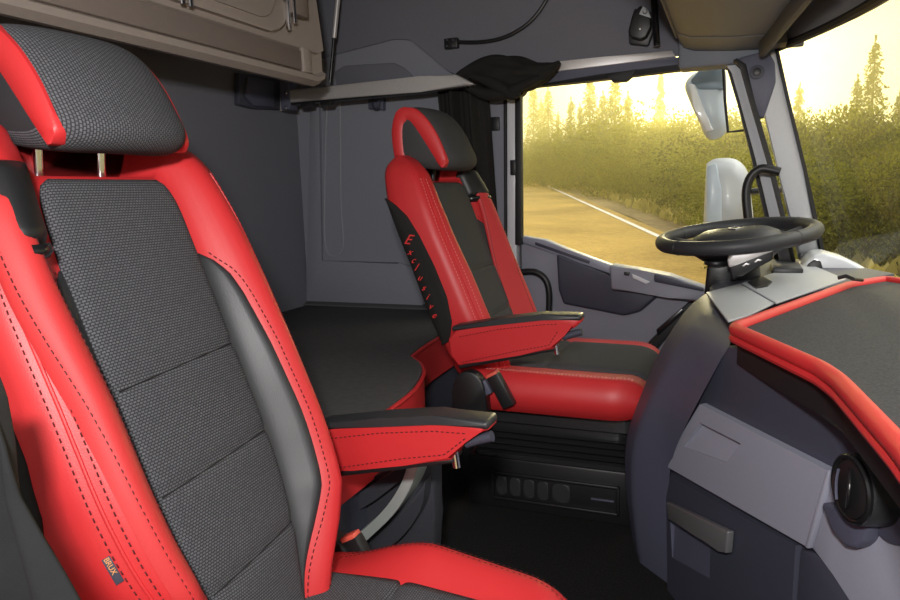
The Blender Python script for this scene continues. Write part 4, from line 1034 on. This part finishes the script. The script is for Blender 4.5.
plant('c', 'conifer_tree', 661, 70, 46, CM[2], trunk_me, 'lone faint slender conifer in the glare, in the middle of the door window', 'tree', None, .8)
plant('c', 'conifer_tree', 876, 38, 26, CM[1], trunk_me, 'tallest conifer seen through the windscreen, pointed top against the pale sky', 'tree', None, .85)
plant('c', 'conifer_tree', 858, 76, 27, CM[0], trunk_me, 'shorter conifer just left of the tallest one through the windscreen', 'tree', None, .9)
plant('c', 'conifer_tree', 900, 92, 28, CM[0], trunk_me, 'conifer at the picture edge right of the tallest one through the windscreen', 'tree', None, 1.)
plant('c', 'conifer_tree', 800, 84, 34, CM[2], trunk_me, 'faint thin conifer next to the windscreen pillar, through the windscreen', 'tree', None, 1.)
LB = 'bushes of the hazy thicket beyond the road'
random.seed(5)
bs = []
for i, a in enumerate(range(520, 720, 14)): bs.append((a + random.uniform(-4, 4), 128 + random.uniform(-8, 12) + (0 if a > 560 else 6), 46 - (a - 520) * .118 + random.uniform(-1, 1), i % 4))
for i, a in enumerate(range(524, 790, 20)): bs.append((a, 150 + random.uniform(-6, 8), 42 - (a - 520) * .112, (i + 1) % 2 * 1 + (i % 3 == 0) * 2 if False else i % 2))
for i, a in enumerate(range(640, 800, 18)): bs.append((a, 118 + random.uniform(-8, 8), 30 - (a - 640) * .02, i % 2))
for a, b, y, k in bs:
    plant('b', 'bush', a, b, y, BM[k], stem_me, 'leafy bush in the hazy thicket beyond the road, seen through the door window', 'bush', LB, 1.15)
LW = 'bushes of the thicket seen through the windscreen'
for i, (a, b, y) in enumerate([(788, 128, 21), (803, 118, 20), (818, 112, 19), (832, 108, 20), (846, 118, 18), (862, 112, 19), (878, 110, 18.5), (894, 114, 18), (910, 108, 19), (925, 112, 18), (826, 150, 14), (846, 158, 13.5), (866, 150, 13), (886, 160, 13.5), (906, 150, 13), (930, 150, 14)]):
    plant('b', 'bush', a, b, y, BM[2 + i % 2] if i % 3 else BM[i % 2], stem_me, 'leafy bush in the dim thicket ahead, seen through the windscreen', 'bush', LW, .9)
# grass along the verge
random.seed(9); it = []
for q in range(9000):
    t = random.uniform(8, 70); s = s_tree - .5 + random.uniform(-.9, 3.0) ; it.append((G_(s, t, 0), random.uniform(.12, .38), V((random.gauss(0, .25), random.gauss(0, .25), 1))))
me = quads('verge_grass', it, 'grass'); o = bpy.data.objects.new('verge_grass', me); COL.objects.link(o)
tag(o, 'pale dry grass along the foot of the trees beside the road', 'grass', kind='stuff')
# haze standing among the trees
HAZE = .015
if HAZE:
    bm = bmesh.new(); bmesh.ops.create_cube(bm, size=1); bmesh.ops.scale(bm, vec=(90, 92, 22), verts=bm.verts); bmesh.ops.translate(bm, vec=(-8, 52, 4), verts=bm.verts)
    m = bpy.data.materials.new('sunlit_haze'); m.use_nodes = True; nt = m.node_tree; nt.nodes.remove(nt.nodes['Principled BSDF'])
    vs = nt.nodes.new('ShaderNodeVolumeScatter'); vs.inputs['Color'].default_value = (1, .93, .40, 1); vs.inputs['Density'].default_value = HAZE; vs.inputs['Anisotropy'].default_value = .80
    nt.links.new(vs.outputs[0], nt.nodes['Material Output'].inputs['Volume'])
    o = fin('haze', bm, m, None, False); tag(o, 'golden haze hanging between the trees and over the road', 'haze', kind='stuff')

# ------------------------------------------------------------------ light
SUN = ray(690, 88).normalized()
sd = bpy.data.lights.new('sun', 'SUN'); sd.energy = 2.6; sd.color = (1, .78, .22); sd.angle = math.radians(2.5)
so = bpy.data.objects.new('sun', sd); COL.objects.link(so); so.rotation_euler = (-SUN).to_track_quat('-Z', 'Y').to_euler(); so.location = SUN * 60
fl_ = bpy.data.lights.new('camera_flash', 'AREA'); fl_.shape = 'RECTANGLE'; fl_.size = .09; fl_.size_y = .06; fl_.energy = 15.5; fl_.color = (1, .97, .95)
fo = bpy.data.objects.new('camera_flash', fl_); COL.objects.link(fo); fo.location = V((.0, -.14, .22))
fo.rotation_euler = (V((-.45, 1.4, -.12))).to_track_quat('-Z', 'Y').to_euler()
w = bpy.data.worlds.new('world'); bpy.context.scene.world = w; w.use_nodes = True; nt = w.node_tree; N = nt.nodes; L_ = nt.links
bg = N['Background']; tc = N.new('ShaderNodeTexCoord')
def vm(op, *a):
    n = N.new('ShaderNodeVectorMath'); n.operation = op
    for i, x in enumerate(a):
        if isinstance(x, (tuple, list, Vector)): n.inputs[i].default_value = tuple(x)
        else: L_.new(x, n.inputs[i])
    return n
nz = vm('NORMALIZE', tc.outputs['Generated'])
dt = vm('DOT_PRODUCT', nz.outputs[0], SUN)
def ramp(src, stops, mode='LINEAR'):
    r = N.new('ShaderNodeValToRGB'); r.color_ramp.interpolation = mode
    while len(r.color_ramp.elements) < len(stops): r.color_ramp.elements.new(.5)
    for e, (p, c_) in zip(r.color_ramp.elements, stops): e.position = p; e.color = (*c_, 1)
    L_.new(src, r.inputs[0]); return r
mr = N.new('ShaderNodeMapRange'); mr.inputs[1].default_value = -1; mr.inputs[2].default_value = 1; L_.new(dt.outputs['Value'], mr.inputs[0])
hz = ramp(mr.outputs[0], [(0., (.60, .60, .60)), (.5, (.62, .62, .60)), (.80, (.50, .47, .26)), (.93, (.66, .61, .34)), (.975, (.78, .74, .48)), (.992, (.92, .88, .64)), (.999, (1.3, 1.25, 1.0))])
sx = N.new('ShaderNodeSeparateXYZ'); L_.new(nz.outputs[0], sx.inputs[0])
el = N.new('ShaderNodeMapRange'); el.inputs[1].default_value = .34; el.inputs[2].default_value = .70; L_.new(sx.outputs['Z'], el.inputs[0])
mx = N.new('ShaderNodeMix'); mx.data_type = 'RGBA'; mx.inputs[7].default_value = (1, .99, .94, 1); L_.new(el.outputs[0], mx.inputs[0]); L_.new(hz.outputs[0], mx.inputs[6])
cn = N.new('ShaderNodeTexNoise'); cn.inputs['Scale'].default_value = 5; cn.inputs['Detail'].default_value = 5
mpn = N.new('ShaderNodeMapping'); mpn.inputs['Scale'].default_value = (1, 1, 4); L_.new(nz.outputs[0], mpn.inputs[0]); L_.new(mpn.outputs[0], cn.inputs[0])
cr = ramp(cn.outputs['Fac'], [(.35, (.90, .87, .80)), (.65, (1.0, 1.0, 1.0))])
mu_ = N.new('ShaderNodeMix'); mu_.data_type = 'RGBA'; mu_.blend_type = 'MULTIPLY'; mu_.inputs[0].default_value = 1
L_.new(mx.outputs[2], mu_.inputs[6]); L_.new(cr.outputs[0], mu_.inputs[7])
gl = ramp(mr.outputs[0], [(.0, (1, 1, 1)), (.96, (1, 1, 1)), (.985, (1.0, 1, 1)), (1., (1, 1, 1))])
fx = N.new('ShaderNodeMapRange'); fx.inputs[1].default_value = -.1; fx.inputs[2].default_value = .5; fx.inputs[3].default_value = 1.0; fx.inputs[4].default_value = 4.5; L_.new(sx.outputs['X'], fx.inputs[0])
st_ = N.new('ShaderNodeMix'); st_.data_type = 'FLOAT'; st_.inputs[2].default_value = 1.0; L_.new(el.outputs[0], st_.inputs[0]); L_.new(fx.outputs[0], st_.inputs[3])
L_.new(mu_.outputs[2], bg.inputs[0]); L_.new(st_.outputs[0], bg.inputs[1])
sc = bpy.context.scene
sc.view_settings.view_transform = 'Standard'; sc.view_settings.look = 'None'; sc.view_settings.gamma = 1; sc.view_settings.exposure = 0.08
sc.cycles.sample_clamp_indirect = 6; sc.cycles.max_bounces = 8; sc.cycles.transparent_max_bounces = 12; sc.cycles.volume_bounces = 1
